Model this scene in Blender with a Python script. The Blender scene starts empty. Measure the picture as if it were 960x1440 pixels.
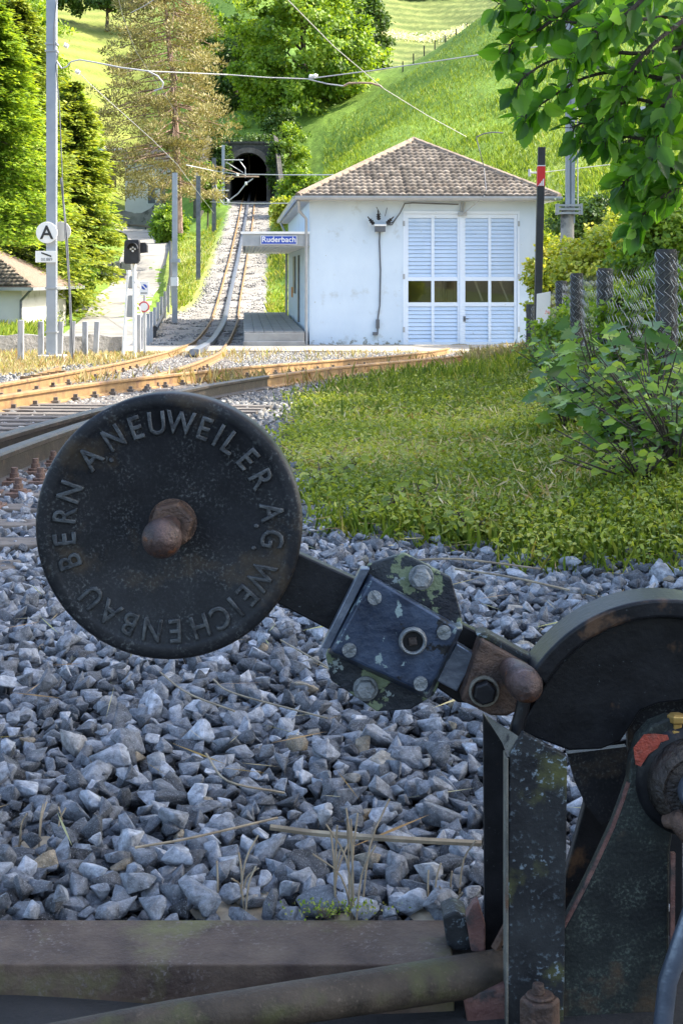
import bpy, bmesh, math, random
import numpy as np
from mathutils import Vector, Matrix
R = math.radians
rnd = random.Random(7); npr = np.random.default_rng(11)
SC = bpy.context.scene; COL = SC.collection
F = 2200.0; CZ = .85                      # focal length in photo pixels, eye height
# ---------------- camera
cam = bpy.data.cameras.new('camera'); co = bpy.data.objects.new('camera', cam); COL.objects.link(co)
co.location = (0, 0, CZ); co.rotation_euler = (R(90), 0, 0)
cam.sensor_width = 36; cam.lens = 55; cam.shift_y = -339/1440; cam.clip_start = .05; cam.clip_end = 2000
cam.dof.use_dof = False
SC.camera = co
# ---------------- light
SUN = Vector((.70, .115, .70)).normalized()
w = bpy.data.worlds.new('World'); SC.world = w; w.use_nodes = True
nt = w.node_tree; bg = nt.nodes['Background']; sk = nt.nodes.new('ShaderNodeTexSky')
sk.sky_type = 'NISHITA'; sk.sun_disc = False
sk.sun_elevation = math.asin(SUN.z); sk.sun_rotation = math.atan2(SUN.x, SUN.y)
sk.air_density = 1.0; sk.dust_density = 3.0; sk.ozone_density = 1.0
nt.links.new(sk.outputs[0], bg.inputs[0]); bg.inputs[1].default_value = .15
sl = bpy.data.lights.new('sun', 'SUN'); sl.energy = 2.9; sl.angle = R(.6); sl.color = (1, .93, .80)
so = bpy.data.objects.new('sun', sl); COL.objects.link(so); so.rotation_euler = SUN.to_track_quat('Z', 'Y').to_euler()
v = SC.view_settings; v.view_transform = 'Standard'; v.look = 'None'; v.exposure = 1.88; v.gamma = 1; v.use_curve_mapping = False
SC.cycles.max_bounces = 6; SC.cycles.diffuse_bounces = 3; SC.cycles.transparent_max_bounces = 8

# ---------------- helpers
def P(px, py, Y): return Vector(((px-480)*Y/F, Y, CZ-(py-381)*Y/F))
def tag(o, label=None, cat=None, group=None, kind=None):
    if label: o['label'] = label
    if cat: o['category'] = cat
    if group: o['group'] = group
    if kind: o['kind'] = kind
    return o
def thing(name, label, cat, loc=(0, 0, 0), rz=0, group=None):
    o = bpy.data.objects.new(name, None); COL.objects.link(o); o.empty_display_size = .1
    o.location = loc; o.rotation_euler = (0, 0, rz)
    return tag(o, label, cat, group)
def copy_tree(o, parent=None):
    c = o.copy(); COL.objects.link(c); c.parent = parent
    for ch in [x for x in bpy.data.objects if x.parent == o]: copy_tree(ch, c)
    return c
class MB:
    def __init__(s, off=(0, 0, 0)): s.v = []; s.f = []; s.off = Vector(off)
    def add(s, vs, fs):
        n = len(s.v); s.v += [Vector(p) - s.off for p in vs]; s.f += [[i+n for i in f] for f in fs]; return s
    def box(s, x0, x1, y0, y1, z0, z1):
        return s.add([(x, y, z) for z in (z0, z1) for y in (y0, y1) for x in (x0, x1)],
                     [(0, 2, 3, 1), (4, 5, 7, 6), (0, 1, 5, 4), (2, 6, 7, 3), (0, 4, 6, 2), (1, 3, 7, 5)])
    def loops(s, rings, cap=True, closed=True):
        k = len(rings[0]); vs = [p for r in rings for p in r]; fs = []
        for i in range(len(rings)-1):
            for j in range(k if closed else k-1):
                a = i*k+j; b = i*k+(j+1) % k; fs.append((a, b, b+k, a+k))
        if cap: fs.append(list(range(k))[::-1]); fs.append([(len(rings)-1)*k+j for j in range(k)])
        return s.add(vs, fs)
    def prism(s, poly, y0, y1):          # poly: (x,z) outline, solid between y0 and y1
        return s.loops([[(x, y0, z) for x, z in poly], [(x, y1, z) for x, z in poly]])
    def ppx(s, poly, Y0, th):            # outline given by photo pixels at distance Y0, real thickness th
        q = [P(a, b, Y0) for a, b in poly]; return s.prism([(p.x, p.z) for p in q], Y0, Y0+th)
    def tube(s, pts, r, n=8, cap=True):
        pts = [Vector(p) for p in pts]; rings = []; up0 = None
        for i, p in enumerate(pts):
            d = (pts[min(i+1, len(pts)-1)] - pts[max(i-1, 0)]).normalized()
            a = up0 if up0 is not None else (Vector((0, 0, 1)) if abs(d.z) < .9 else Vector((1, 0, 0)))
            a = (a - d*a.dot(d)).normalized(); up0 = a; b = d.cross(a)
            rr = r[i] if isinstance(r, (list, tuple)) else r
            rings.append([p + (a*math.cos(t*2*math.pi/n) + b*math.sin(t*2*math.pi/n))*rr for t in range(n)])
        return s.loops(rings, cap)
    def lathe(s, c, axis, prof, n=32, ph=0, cap=True):   # prof: (distance along axis, radius)
        c = Vector(c); d = Vector(axis).normalized(); a = Vector((0, 0, 1)) if abs(d.z) < .9 else Vector((1, 0, 0))
        a = (a - d*a.dot(d)).normalized(); b = d.cross(a)
        return s.loops([[c + d*h + (a*math.cos(ph+t*2*math.pi/n) + b*math.sin(ph+t*2*math.pi/n))*r for t in range(n)] for h, r in prof], cap)
    def build(s, name, mat, parent=None, bevel=0, smooth=False, label=None, seg=2):
        me = bpy.data.meshes.new(name); me.from_pydata([tuple(x) for x in s.v], [], s.f)
        bm = bmesh.new(); bm.from_mesh(me); bmesh.ops.recalc_face_normals(bm, faces=bm.faces); bm.to_mesh(me); bm.free()
        me.materials.append(mat); o = bpy.data.objects.new(name, me); COL.objects.link(o)
        if parent: o.parent = parent
        if smooth:
            for p in me.polygons: p.use_smooth = True
            try: me.set_sharp_from_angle(angle=R(40))
            except Exception: pass
        if bevel:
            m = o.modifiers.new('b', 'BEVEL'); m.width = bevel; m.segments = seg; m.limit_method = 'ANGLE'; m.angle_limit = R(35)
        if label: o['label'] = label
        return o
def npmesh(name, V, faces, mat, parent=None, tone=None, smooth=False):
    """V (N,3); faces (M,k) int array or list of such arrays"""
    if not isinstance(faces, list): faces = [faces]
    me = bpy.data.meshes.new(name); me.vertices.add(len(V)); me.vertices.foreach_set('co', np.asarray(V, np.float32).ravel())
    li = np.concatenate([f.ravel() for f in faces]); cnt = np.concatenate([np.full(len(f), f.shape[1]) for f in faces])
    me.loops.add(len(li)); me.loops.foreach_set('vertex_index', li.astype(np.int32))
    me.polygons.add(len(cnt)); me.polygons.foreach_set('loop_start', np.concatenate([[0], np.cumsum(cnt)[:-1]]).astype(np.int32))
    me.polygons.foreach_set('loop_total', cnt.astype(np.int32))
    if smooth: me.polygons.foreach_set('use_smooth', np.ones(len(cnt), bool))
    me.update(calc_edges=True)
    if tone is not None:
        at = me.attributes.new('tone', 'FLOAT', 'POINT'); at.data.foreach_set('value', np.asarray(tone, np.float32))
    me.materials.append(mat); o = bpy.data.objects.new(name, me); COL.objects.link(o)
    if parent: o.parent = parent
    return o
# ---------------- materials
def nodes(name):
    m = bpy.data.materials.new(name); m.use_nodes = True; t = m.node_tree; return m, t, t.nodes['Principled BSDF']
def N(t, kind, **kw):
    n = t.nodes.new('ShaderNode'+kind)
    for k, x in kw.items():
        if k in n.inputs: n.inputs[k].default_value = x
        else: setattr(n, k, x)
    return n
def c4(c): return (c[0], c[1], c[2], 1)
def mat(name, c1, c2=None, rough=.7, scale=4, metal=0, bump=0, bscale=30, spots=None, spots2=None, det=6, lo=.35, hi=.65, spec=None, stretch=None, tone=None):
    m, t, b = nodes(name); L = t.links
    tc = N(t, 'TexCoord'); src = tc.outputs['Object']
    if stretch:
        mp = N(t, 'Mapping'); mp.inputs['Scale'].default_value = stretch; L.new(src, mp.inputs[0]); src = mp.outputs[0]
    def noise(sc, d=det):
        n = N(t, 'TexNoise', Scale=sc, Detail=d, Roughness=.62); L.new(src, n.inputs['Vector']); return n.outputs['Fac']
    col = N(t, 'ValToRGB'); col.color_ramp.elements[0].position = lo; col.color_ramp.elements[1].position = hi
    col.color_ramp.elements[0].color = c4(c1); col.color_ramp.elements[1].color = c4(c2 or c1)
    L.new(noise(scale), col.inputs[0]); out = col.outputs[0]
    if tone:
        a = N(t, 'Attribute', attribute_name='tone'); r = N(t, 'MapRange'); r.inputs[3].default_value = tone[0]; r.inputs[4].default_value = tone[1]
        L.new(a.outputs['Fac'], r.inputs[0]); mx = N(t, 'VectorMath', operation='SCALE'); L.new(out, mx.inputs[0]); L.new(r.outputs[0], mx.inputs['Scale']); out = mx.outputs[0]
    for sp in (spots, spots2):
        if sp:
            c, sc, th, wd = sp; r = N(t, 'ValToRGB'); r.color_ramp.elements[0].position = th; r.color_ramp.elements[1].position = min(1, th+wd)
            L.new(noise(sc, 5), r.inputs[0]); fac = r.outputs[0]
            if sc > 50:      # specks gather in patches instead of covering everything evenly
                q = N(t, 'MapRange'); q.inputs[1].default_value = .44; q.inputs[2].default_value = .60; q.inputs[3].default_value = .12; L.new(noise(sc/14, 3), q.inputs[0])
                mu = N(t, 'Math', operation='MULTIPLY'); L.new(fac, mu.inputs[0]); L.new(q.outputs[0], mu.inputs[1]); fac = mu.outputs[0]
            mx = N(t, 'Mix', data_type='RGBA'); L.new(fac, mx.inputs[0]); L.new(out, mx.inputs[6]); mx.inputs[7].default_value = c4(c); out = mx.outputs[2]
    L.new(out, b.inputs['Base Color']); b.inputs['Roughness'].default_value = rough; b.inputs['Metallic'].default_value = metal
    if spec is not None: b.inputs['Specular IOR Level'].default_value = spec
    if bump:
        bp = N(t, 'Bump', Strength=bump, Distance=.01 if bscale > 20 else .05); L.new(noise(bscale, 8), bp.inputs['Height']); L.new(bp.outputs[0], b.inputs['Normal'])
    return m
def leafmat(name, cols, rough=.5, trans=.45, tcol=None):
    """cols: list of colours along the per-leaf tone"""
    m, t, b = nodes(name); L = t.links; a = N(t, 'Attribute', attribute_name='tone'); r = N(t, 'ValToRGB'); cr = r.color_ramp
    while len(cr.elements) < len(cols): cr.elements.new(.5)
    for i, c in enumerate(cols): cr.elements[i].position = i/(len(cols)-1); cr.elements[i].color = c4(c)
    L.new(a.outputs['Fac'], r.inputs[0]); L.new(r.outputs[0], b.inputs['Base Color']); b.inputs['Roughness'].default_value = rough; b.inputs['Specular IOR Level'].default_value = .35
    tr = N(t, 'BsdfTranslucent'); g = N(t, 'Mix', data_type='RGBA', blend_type='MULTIPLY'); g.inputs[0].default_value = 1
    L.new(r.outputs[0], g.inputs[6]); g.inputs[7].default_value = c4(tcol or (1.5, 1.35, .5)); L.new(g.outputs[2], tr.inputs[0])
    mx = N(t, 'MixShader'); mx.inputs[0].default_value = trans; L.new(b.outputs[0], mx.inputs[1]); L.new(tr.outputs[0], mx.inputs[2])
    L.new(mx.outputs[0], t.nodes['Material Output'].inputs[0]); return m
# ---------------- terrain height
def base_h(Y): return -.035*np.logaddexp(0, (np.asarray(Y, float)-5)/1.0)
CP = [(-400,0,46),(-150,0,46),(0,0,46),(150,0,46),(300,0,46),(450,0,46),(600,0,46),(750,0,46),(900,0,46),(1100,0,46),(1300,0,46),
 (-300,470,60),(0,474,54),(60,470,58),(100,450,68),(140,412,85),(60,432,78),(0,432,80),(-200,432,80),
 (150,472,58),(165,447,66),(195,400,95),(215,354,125),(205,328,138),(170,320,150),(215,318,152),
 (100,330,112),(0,330,112),(-200,330,112),(50,250,140),(-200,230,140),(100,110,185),(0,100,185),(-200,80,190),(150,10,235),(0,0,235),(-200,-10,240),(250,110,195),(250,10,235),(190,268,180),
 (240,474,56),(250,455,62),(262,425,74),(278,398,90),(292,345,116),(292,300,134),(262,330,118),(262,290,140),
 (299,487,52),(315,457,66),(323.5,420,82),(335.4,365,101),(342.5,330,113),(348,289,136),
 (385,462,68),(385,425,84),(385,370,104),(392,310,128),
 (350,205,150),(300,206,150),(260,215,155),(400,200,150),(350,150,162),(350,50,195),(350,-30,215),(430,150,158),(460,60,190),
 (560,90,190),(640,50,205),(560,15,222),(640,5,226),(700,-30,240),(560,-60,300),(300,-60,300),(0,-60,300),(900,-100,300),(1200,-100,300),
 (430,300,104),(460,240,118),(520,195,126),(600,112,138),(700,8,150),(500,300,92),(600,300,86),(600,220,102),(700,230,90),(700,120,117),
 (800,220,84),(800,100,112),(800,0,135),(900,260,68),(950,200,78),(950,80,104),(1100,200,70),(1100,0,110),(1300,200,70),(500,443,62),(650,440,62),(650,385,73),(800,405,54),(950,395,50),(1100,380,50),(800,310,66)]
_cp = []
for a, b, Y in CP:
    s = (float(base_h(Y))-CZ)/Y if b == 0 and Y == 46 else -(b-381)/F
    _cp.append(((a-480)/220., math.log(Y)*4, s))
_cp = np.array(_cp)
def _ker(d2): return .5*d2*np.log(np.maximum(d2, 1e-12))
def _fit(c):
    n = len(c); d2 = ((c[:, None, :2]-c[None, :, :2])**2).sum(-1); K = _ker(d2)+np.eye(n)*.01; Q = np.c_[np.ones(n), c[:, :2]]
    A = np.block([[K, Q], [Q.T, np.zeros((3, 3))]]); return np.linalg.solve(A, np.r_[c[:, 2], 0, 0, 0])
_cf = _fit(_cp)
TR = np.array([(-3.2-.08, 30, 0), ( -3.72, 40, 0), (-4.28, 52, -1.66), (-4.95, 66, -1.43), (-5.83, 82, -.60), (-6.64, 101, 1.58), (-7.06, 113, 3.47), (-8.12, 136, 6.54), (-8.9, 155, 9.0), (-9.5, 170, 11.)])
for i in (0, 1): TR[i, 2] = base_h(TR[i, 1])
TR[0, 0] = -2.62; TR[1, 0] = -3.15
def track_x(Y): return np.interp(Y, TR[:, 1], TR[:, 0])
def _sm(Y, c):
    k = np.linspace(-5, 5, 11); return sum(np.interp(Y+d, TR[:, 1], c) for d in k)/11
def track_z(Y): return _sm(Y, TR[:, 2])
TX = lambda Y: _sm(Y, TR[:, 0])
def ss(x): x = np.clip(x, 0, 1); return x*x*(3-2*x)
def H(X, Y):
    X = np.asarray(X, float); Y = np.asarray(Y, float); X, Y = np.broadcast_arrays(X, Y); sh = X.shape; X = X.ravel(); Y = Y.ravel()
    z = base_h(Y).copy(); m = Y > 42
    if m.any():
        x = X[m]; y = np.minimum(Y[m], 320); u = np.clip(x/y*10, -4, 4); vv = np.log(y)*4; o = np.zeros(len(x))
        for i in range(0, len(x), 20000):
            s = slice(i, i+20000); d2 = (u[s, None]-_cp[None, :, 0])**2+(vv[s, None]-_cp[None, :, 1])**2
            o[s] = _ker(d2)@_cf[:-3]+_cf[-3]+_cf[-2]*u[s]+_cf[-1]*vv[s]
        zt = CZ+o*y + .10*np.sin(x*.9+y*.31)*np.clip((y-60)/40, 0, 1)
        wt = ss((y-42)/8); zt = base_h(y)*(1-wt)+zt*wt
        d = np.abs(x-TX(y)); k = (1-ss((d-1.5)/2.2))*ss((y-48)/6)*(y < 141.5); zt = zt*(1-k)+track_z(y)*k
        z[m] = zt
    # bank rising to the fence on the right
    fx = 1.25+.085*Y; z += .22*ss((X-(fx-1.3))/1.3)*(1-ss((Y-26)/8))*ss((Y-3)/2)
    return z.reshape(sh)
def Hs(x, y): return float(H(np.array([x]), np.array([y]))[0])
# ---------------- the ground sheet
GE = np.array([(-10, 6), (3.2, 3.0), (4.1, .98), (4.57, .50), (5.14, .05), (6, -.14), (7.3, -.27), (10, -.42), (14.5, -.45), (20, .45), (23, 1.2), (26, 2.1), (30, 2.6), (36, 3.6), (39, 5), (60, 5)])
def edge_x(Y): return np.interp(Y, GE[:, 0], GE[:, 1])
def vnoise(x, y, sc, seed=0):
    g = np.random.default_rng(seed).random((64, 64)); x = x*sc; y = y*sc; i = np.floor(x).astype(int); j = np.floor(y).astype(int); a = ss(x-i); b = ss(y-j)
    q = lambda p, r: g[p % 64, r % 64]
    return (q(i, j)*(1-a)+q(i+1, j)*a)*(1-b)+(q(i, j+1)*(1-a)+q(i+1, j+1)*a)*b
def cover(X, Y, Z):
    n = vnoise(X, Y, 1.3, 1)*.5+vnoise(X, Y, 5, 2)*.3+vnoise(X, Y, .3, 3)*.4
    far = ss((Y-48)/3)[:, None]
    grav = np.array([.05, .05, .05])+n[:, None]*.03
    soil = np.array([.06, .075, .025])+n[:, None]*np.array([.03, .03, .01])
    dry = np.array([.30, .24, .11])+n[:, None]*.08
    g = ss((X-edge_x(Y)+.15+(n-.6)*.5)/.3)[:, None]
    near = grav*(1-g)+soil*g
    dl = ss((-(X+3.75)+(n-.6)*1.2)/.5)*ss((Y-20)/3); dl = dl[:, None]; near = near*(1-dl)+dry*dl
    dr = (ss((X+.5)/1.5)*ss((Y-31)/2))[:, None]; near = near*(1-dr*.8)+dry*dr*.8
    px = X/np.maximum(Y, 1)*F+480
    n3 = vnoise(X, Z, .12, 61)[:, None]; mead = np.array([.08, .17, .03])+n[:, None]*np.array([.05, .06, .01])+n3*np.array([.08, .09, .005])
    lush = ss((px-560)/200)*ss((105-Y)/30); mead = mead*(1-lush[:, None])+(np.array([.27, .34, .04])+n[:, None]*.07)*lush[:, None]
    left = (ss((250-px)/60)*ss((Y-150)/20))[:, None]; vin = np.array([.20, .23, .05])+(.05*np.sin(Z*3.3+X*.15))[:, None]*np.array([1, .8, .3])
    mead = mead*(1-left)+vin*left
    ter = (ss((px-470)/40)*ss((Y-166)/12))[:, None]; st = (np.sin(Z*4.6+X*.5+n*2)*.5+.5)**2
    tc = np.array([.11, .15, .04])+st[:, None]*np.array([.13, .12, .04]); mead = mead*(1-ter)+tc*ter
    verge = (ss((px-225)/20)*ss((320-px)/20)*ss((125-Y)/20))[:, None]; mead = mead*(1-verge)+(np.array([.24, .27, .05])+n[:, None]*.07)*verge
    d = X-TX(Y); w_l = 1.4+1.6*ss((80-Y)/20); gt = (ss((d+w_l+n*.5)/.3)*(1-ss((d-1.5-n*.5)/.3))*(Y < 146))[:, None]
    mead = mead*(1-gt)+(np.array([.26, .24, .21])+n[:, None]*.08)*gt
    return near*(1-far)+mead*far
def make_ground():
    ys = np.concatenate([np.linspace(-12, 1.4, 16), np.geomspace(1.6, 60, 190), np.geomspace(60.5, 330, 300)])
    s = np.linspace(-1, 1, 420); s = np.sign(s)*np.abs(s)**1.35
    Yg, S = np.meshgrid(ys, s, indexing='ij'); X = S*(.36*(np.abs(Yg)+14)); Z = H(X, Yg)
    ny, nx = Yg.shape
    idx = np.arange(ny*nx).reshape(ny, nx); fa = np.stack([idx[:-1, :-1], idx[:-1, 1:], idx[1:, 1:], idx[1:, :-1]], -1).reshape(-1, 4)
    cx = X.ravel()[fa].mean(1); cy = Yg.ravel()[fa].mean(1); cz = Z.ravel()[fa].max(1)
    bore = (cy > 140.6) & (cy < 165) & (np.abs(cx-PX) < 1.75) & (Z.ravel()[fa].min(1) < PZ+4.6)
    fa = fa[~bore]
    x, y, z = X.ravel(), Yg.ravel(), Z.ravel(); c = cover(x, y, z)
    z2 = z + (vnoise(x, y, 2.2, 5)-.5)*np.where(y < 46, .03, .18) - .045*(y < 40)
    m, t, b = nodes('ground'); L = t.links
    a = N(t, 'Attribute', attribute_name='cover'); tc = N(t, 'TexCoord'); n = N(t, 'TexNoise', Scale=2.2, Detail=12, Roughness=.75); L.new(tc.outputs['Object'], n.inputs[0])
    r = N(t, 'MapRange'); r.inputs[1].default_value = .3; r.inputs[2].default_value = .7; r.inputs[3].default_value = .6; r.inputs[4].default_value = 1.35; L.new(n.outputs[0], r.inputs[0])
    mx = N(t, 'VectorMath', operation='SCALE'); L.new(a.outputs['Color'], mx.inputs[0]); L.new(r.outputs[0], mx.inputs['Scale']); L.new(mx.outputs[0], b.inputs['Base Color']); b.inputs['Roughness'].default_value = .95; b.inputs['Specular IOR Level'].default_value = .2
    bp = N(t, 'Bump', Strength=.8, Distance=.15); L.new(n.outputs[0], bp.inputs['Height']); L.new(bp.outputs[0], b.inputs['Normal'])
    o = npmesh('ground', np.c_[x, y, z2], fa, m, smooth=True)
    at = o.data.attributes.new('cover', 'FLOAT_COLOR', 'POINT'); at.data.foreach_set('color', np.c_[c, np.ones(len(c))].astype(np.float32).ravel())
    tag(o, kind='structure')
PX, PZ = float(TX(np.array([141.]))[0]), float(track_z(np.array([141.]))[0])
make_ground()
def strip(name, path, width, mt, lift=.03, step=.6, nx=9, th=.0):
    pts = []; path = [Vector((a, b)) for a, b in path]
    for a, b in zip(path[:-1], path[1:]):
        k = max(1, int((b-a).length/step)); pts += [a.lerp(b, i/k) for i in range(k)]
    pts.append(path[-1])
    for _ in range(6): pts = [pts[0]]+[(pts[i-1]+pts[i]*2+pts[i+1])/4 for i in range(1, len(pts)-1)]+[pts[-1]]
    V = []; n = len(pts)
    for i, p in enumerate(pts):
        d = (pts[min(i+1, n-1)]-pts[max(i-1, 0)]).normalized(); q = Vector((d.y, -d.x)); wd = width(i/(n-1)) if callable(width) else width
        V += [(p.x+q.x*wd*(j/(nx-1)-.5), p.y+q.y*wd*(j/(nx-1)-.5)) for j in range(nx)]
    V = np.array(V); z = H(V[:, 0], V[:, 1]).reshape(n, nx); z = np.repeat(z.mean(1)[:, None], nx, 1)*.6+z*.4+lift
    idx = np.arange(n*nx).reshape(n, nx); fa = np.stack([idx[:-1, :-1], idx[:-1, 1:], idx[1:, 1:], idx[1:, :-1]], -1).reshape(-1, 4)
    o = npmesh(name, np.c_[V, z.ravel()], fa, mt, smooth=True)
    return tag(o, kind='structure')
M = {}
M['road'] = mat('road', (.30, .27, .22), (.38, .34, .28), .9, 1.2, bump=.3, bscale=40, spots=((.24, .22, .19), .7, .52, .12))
M['drive'] = mat('drive', (.25, .235, .205), (.32, .30, .265), .9, .8, bump=.3, bscale=30, spots=((.18, .17, .15), .5, .55, .1))
strip('road', [(14, 43.8), (6, 43.6), (-2, 43.6), (-8, 43.2), (-16, 42)], 6.2, M['road'], lift=.035)
drv = [(-7.2, 45.8), (-8.0, 51), (-8.9, 58), (-9.5, 66), (-11.0, 80), (-12.4, 95), (-13.8, 112), (-15.1, 125), (-17, 136), (-21, 146), (-29, 152)]
strip('driveway', drv, lambda t: 2.6+.9*t, M['drive'], lift=.09)
strip('driveway_branch', [(-10.6, 74), (-13.5, 73), (-20, 72)], 3.2, M['drive'], lift=.07)
# ---------------- stones
def rock_protos(n, near):
    out = []
    for i in range(n):
        bm = bmesh.new(); sx_, sy_, sz_ = rnd.uniform(.46, .66), rnd.uniform(.34, .50), rnd.uniform(.27, .44)
        for _ in range(11 if near else 8):
            d = Vector((rnd.gauss(0, 1), rnd.gauss(0, 1), rnd.gauss(0, 1))).normalized(); d /= max(abs(d.x), abs(d.y), abs(d.z))**.6; d *= rnd.uniform(.62, 1.12)
            bm.verts.new((d.x*sx_, d.y*sy_, d.z*sz_))
        r = bmesh.ops.convex_hull(bm, input=bm.verts)
        bmesh.ops.delete(bm, geom=[e for e in r['geom_interior'] if isinstance(e, bmesh.types.BMVert)], context='VERTS')
        if near:
            bmesh.ops.bevel(bm, geom=list(bm.edges), offset=.022, segments=1, affect='EDGES', clamp_overlap=True)
            bmesh.ops.triangulate(bm, faces=bm.faces)
            bmesh.ops.subdivide_edges(bm, edges=bm.edges, cuts=1, use_grid_fill=True)
            bmesh.ops.triangulate(bm, faces=bm.faces)
            for q in bm.verts: q.co *= 1+rnd.uniform(-.042, .042)
        else: bmesh.ops.triangulate(bm, faces=bm.faces)
        bm.verts.index_update()
        out.append((np.array([q.co[:] for q in bm.verts]), np.array([[q.index for q in f.verts] for f in bm.faces]))); bm.free()
    return out
def randrot(n, tilt=1.):
    a = npr.uniform(0, 2*np.pi, n); t = npr.normal(0, .35*tilt, n); u = npr.normal(0, .35*tilt, n)
    ca, sa, ct, st, cu, su = np.cos(a), np.sin(a), np.cos(t), np.sin(t), np.cos(u), np.sin(u); Z0 = np.zeros(n); O = np.ones(n)
    Rz = np.stack([ca, -sa, Z0, sa, ca, Z0, Z0, Z0, O], 1).reshape(-1, 3, 3); Rx = np.stack([O, Z0, Z0, Z0, ct, -st, Z0, st, ct], 1).reshape(-1, 3, 3); Ry = np.stack([cu, Z0, su, Z0, O, Z0, -su, Z0, cu], 1).reshape(-1, 3, 3)
    return Rz@Rx@Ry
def stones(name, pos, size, protos, mt, label, lo=0, hi=1, tones=None):
    VV = []; FF = []; TT = []; n0 = 0; k = len(protos); R3 = randrot(len(pos)); w = npr.integers(0, k, len(pos)); tn = npr.uniform(lo, hi, len(pos)) if tones is None else tones
    for i, (pv, pf) in enumerate(protos):
        s = np.where(w == i)[0]
        if not len(s): continue
        V = np.einsum('nij,vj->nvi', R3[s], pv)*size[s, None, None]+pos[s, None, :]
        f = (pf[None]+(np.arange(len(s))*len(pv))[:, None, None]).reshape(-1, 3)+n0; VV.append(V.reshape(-1, 3)); FF.append(f); TT.append(np.repeat(tn[s], len(pv))); n0 += len(s)*len(pv)
    o = npmesh(name, np.concatenate(VV), np.concatenate(FF), mt, tone=np.concatenate(TT)); tag(o, label, None, None, 'stuff'); return o
def stonemat(name, cols, bsc, spk):
    m, t, b = nodes(name); L = t.links; a = N(t, 'Attribute', attribute_name='tone'); r = N(t, 'ValToRGB'); cr = r.color_ramp
    while len(cr.elements) < len(cols): cr.elements.new(.5)
    for i, (p_, c) in enumerate(cols): cr.elements[i].position = p_; cr.elements[i].color = c4(c)
    L.new(a.outputs['Fac'], r.inputs[0]); tc = N(t, 'TexCoord'); n = N(t, 'TexNoise', Scale=bsc, Detail=10, Roughness=.7); L.new(tc.outputs['Object'], n.inputs[0])
    q = N(t, 'MapRange'); q.inputs[1].default_value = .3; q.inputs[2].default_value = .7; q.inputs[3].default_value = .3; q.inputs[4].default_value = 1.9; L.new(n.outputs[0], q.inputs[0])
    mx = N(t, 'VectorMath', operation='SCALE'); L.new(r.outputs[0], mx.inputs[0]); L.new(q.outputs[0], mx.inputs['Scale'])
    s = N(t, 'TexNoise', Scale=bsc*7, Detail=3, Roughness=.8); L.new(tc.outputs['Object'], s.inputs[0]); sr = N(t, 'ValToRGB'); sr.color_ramp.elements[0].position = .56; sr.color_ramp.elements[1].position = .72; L.new(s.outputs[0], sr.inputs[0])
    sm_ = N(t, 'Math', operation='MULTIPLY'); sm_.inputs[1].default_value = spk; L.new(sr.outputs[0], sm_.inputs[0])
    mi = N(t, 'Mix', data_type='RGBA'); L.new(sm_.outputs[0], mi.inputs[0]); L.new(mx.outputs[0], mi.inputs[6]); mi.inputs[7].default_value = (.5, .52, .55, 1)
    L.new(mi.outputs[2], b.inputs['Base Color']); b.inputs['Roughness'].default_value = .8
    bp = N(t, 'Bump', Strength=1.0, Distance=.007); L.new(n.outputs[0], bp.inputs['Height']); L.new(bp.outputs[0], b.inputs['Normal']); return m
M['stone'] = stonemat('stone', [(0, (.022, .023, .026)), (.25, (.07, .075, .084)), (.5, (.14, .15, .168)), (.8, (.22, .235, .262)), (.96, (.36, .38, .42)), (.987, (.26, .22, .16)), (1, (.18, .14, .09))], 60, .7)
M['stone_far'] = stonemat('stone_far', [(0, (.09, .09, .09)), (.5, (.20, .195, .185)), (1, (.33, .31, .28))], 20, .1)
def scatter_jit(x0, x1, y0, y1, sp):
    nx = int((x1-x0)/sp); ny = int((y1-y0)/sp); g = np.stack(np.meshgrid(np.arange(nx), np.arange(ny)), -1).reshape(-1, 2).astype(float)
    g[:, 0] += (g[:, 1] % 2)*.5; g += npr.uniform(-.36, .36, g.shape); return np.c_[x0+g[:, 0]*sp, y0+g[:, 1]*sp]
np_near = rock_protos(26, True); np_far = rock_protos(16, False)
pp = []; sz = []
for lay, (sp, dz, s0, s1) in enumerate([(.026, -.034, .028, .044), (.030, -.014, .027, .048), (.036, .004, .026, .053), (.10, .012, .040, .064)]):
    q = scatter_jit(-1.9, 1.7, 1.3, 7.6, sp); fr = np.abs(q[:, 0]) < .235*q[:, 1]+.35
    g = q[:, 0] < edge_x(q[:, 1])+.12+npr.normal(0, .17, len(q))+.5*np.maximum(0, vnoise(q[:, 0], q[:, 1], 2.1, 57)-.55); q = q[fr & g]
    z = H(q[:, 0], q[:, 1])+dz+npr.normal(0, .006, len(q)); bm_ = (q[:, 1] < 2.06); z = z - np.where(bm_, .13, 0)
    pp.append(np.c_[q, z]); sz.append(npr.uniform(s0, s1, len(q))**1.0*(1+.35*(npr.random(len(q)) > .93)))
TONE = np.concatenate([npr.uniform(*r_, len(q)) for r_, q in zip(((0, .25), (.05, .7), (.2, 1), (.3, 1)), pp)])  # lower layers toned darker, painting the shade in the gaps between stones
stones('ballast_stones', np.concatenate(pp), np.concatenate(sz), np_near, M['stone'], 'blue grey crushed stone ballast', tones=TONE)
pp = []
q = scatter_jit(-5.5, 3, 7.4, 16, .058); pp.append(q[(q[:, 0] < edge_x(q[:, 1])+npr.normal(0, .12, len(q))) & (q[:, 0] > -.24*q[:, 1]-.8)])
q = scatter_jit(-9, 4, 16, 40, .095); pp.append(q[(q[:, 0] < edge_x(q[:, 1])+npr.normal(0, .2, len(q))) & (q[:, 0] > -4.1-npr.random(len(q))*.7)])
q = scatter_jit(-13, -2, 48, 140, .21); d = q[:, 0]-TX(q[:, 1]); pp.append(q[(d > -1.7-1.5*ss((80-q[:, 1])/20)) & (d < 1.8)])
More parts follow.
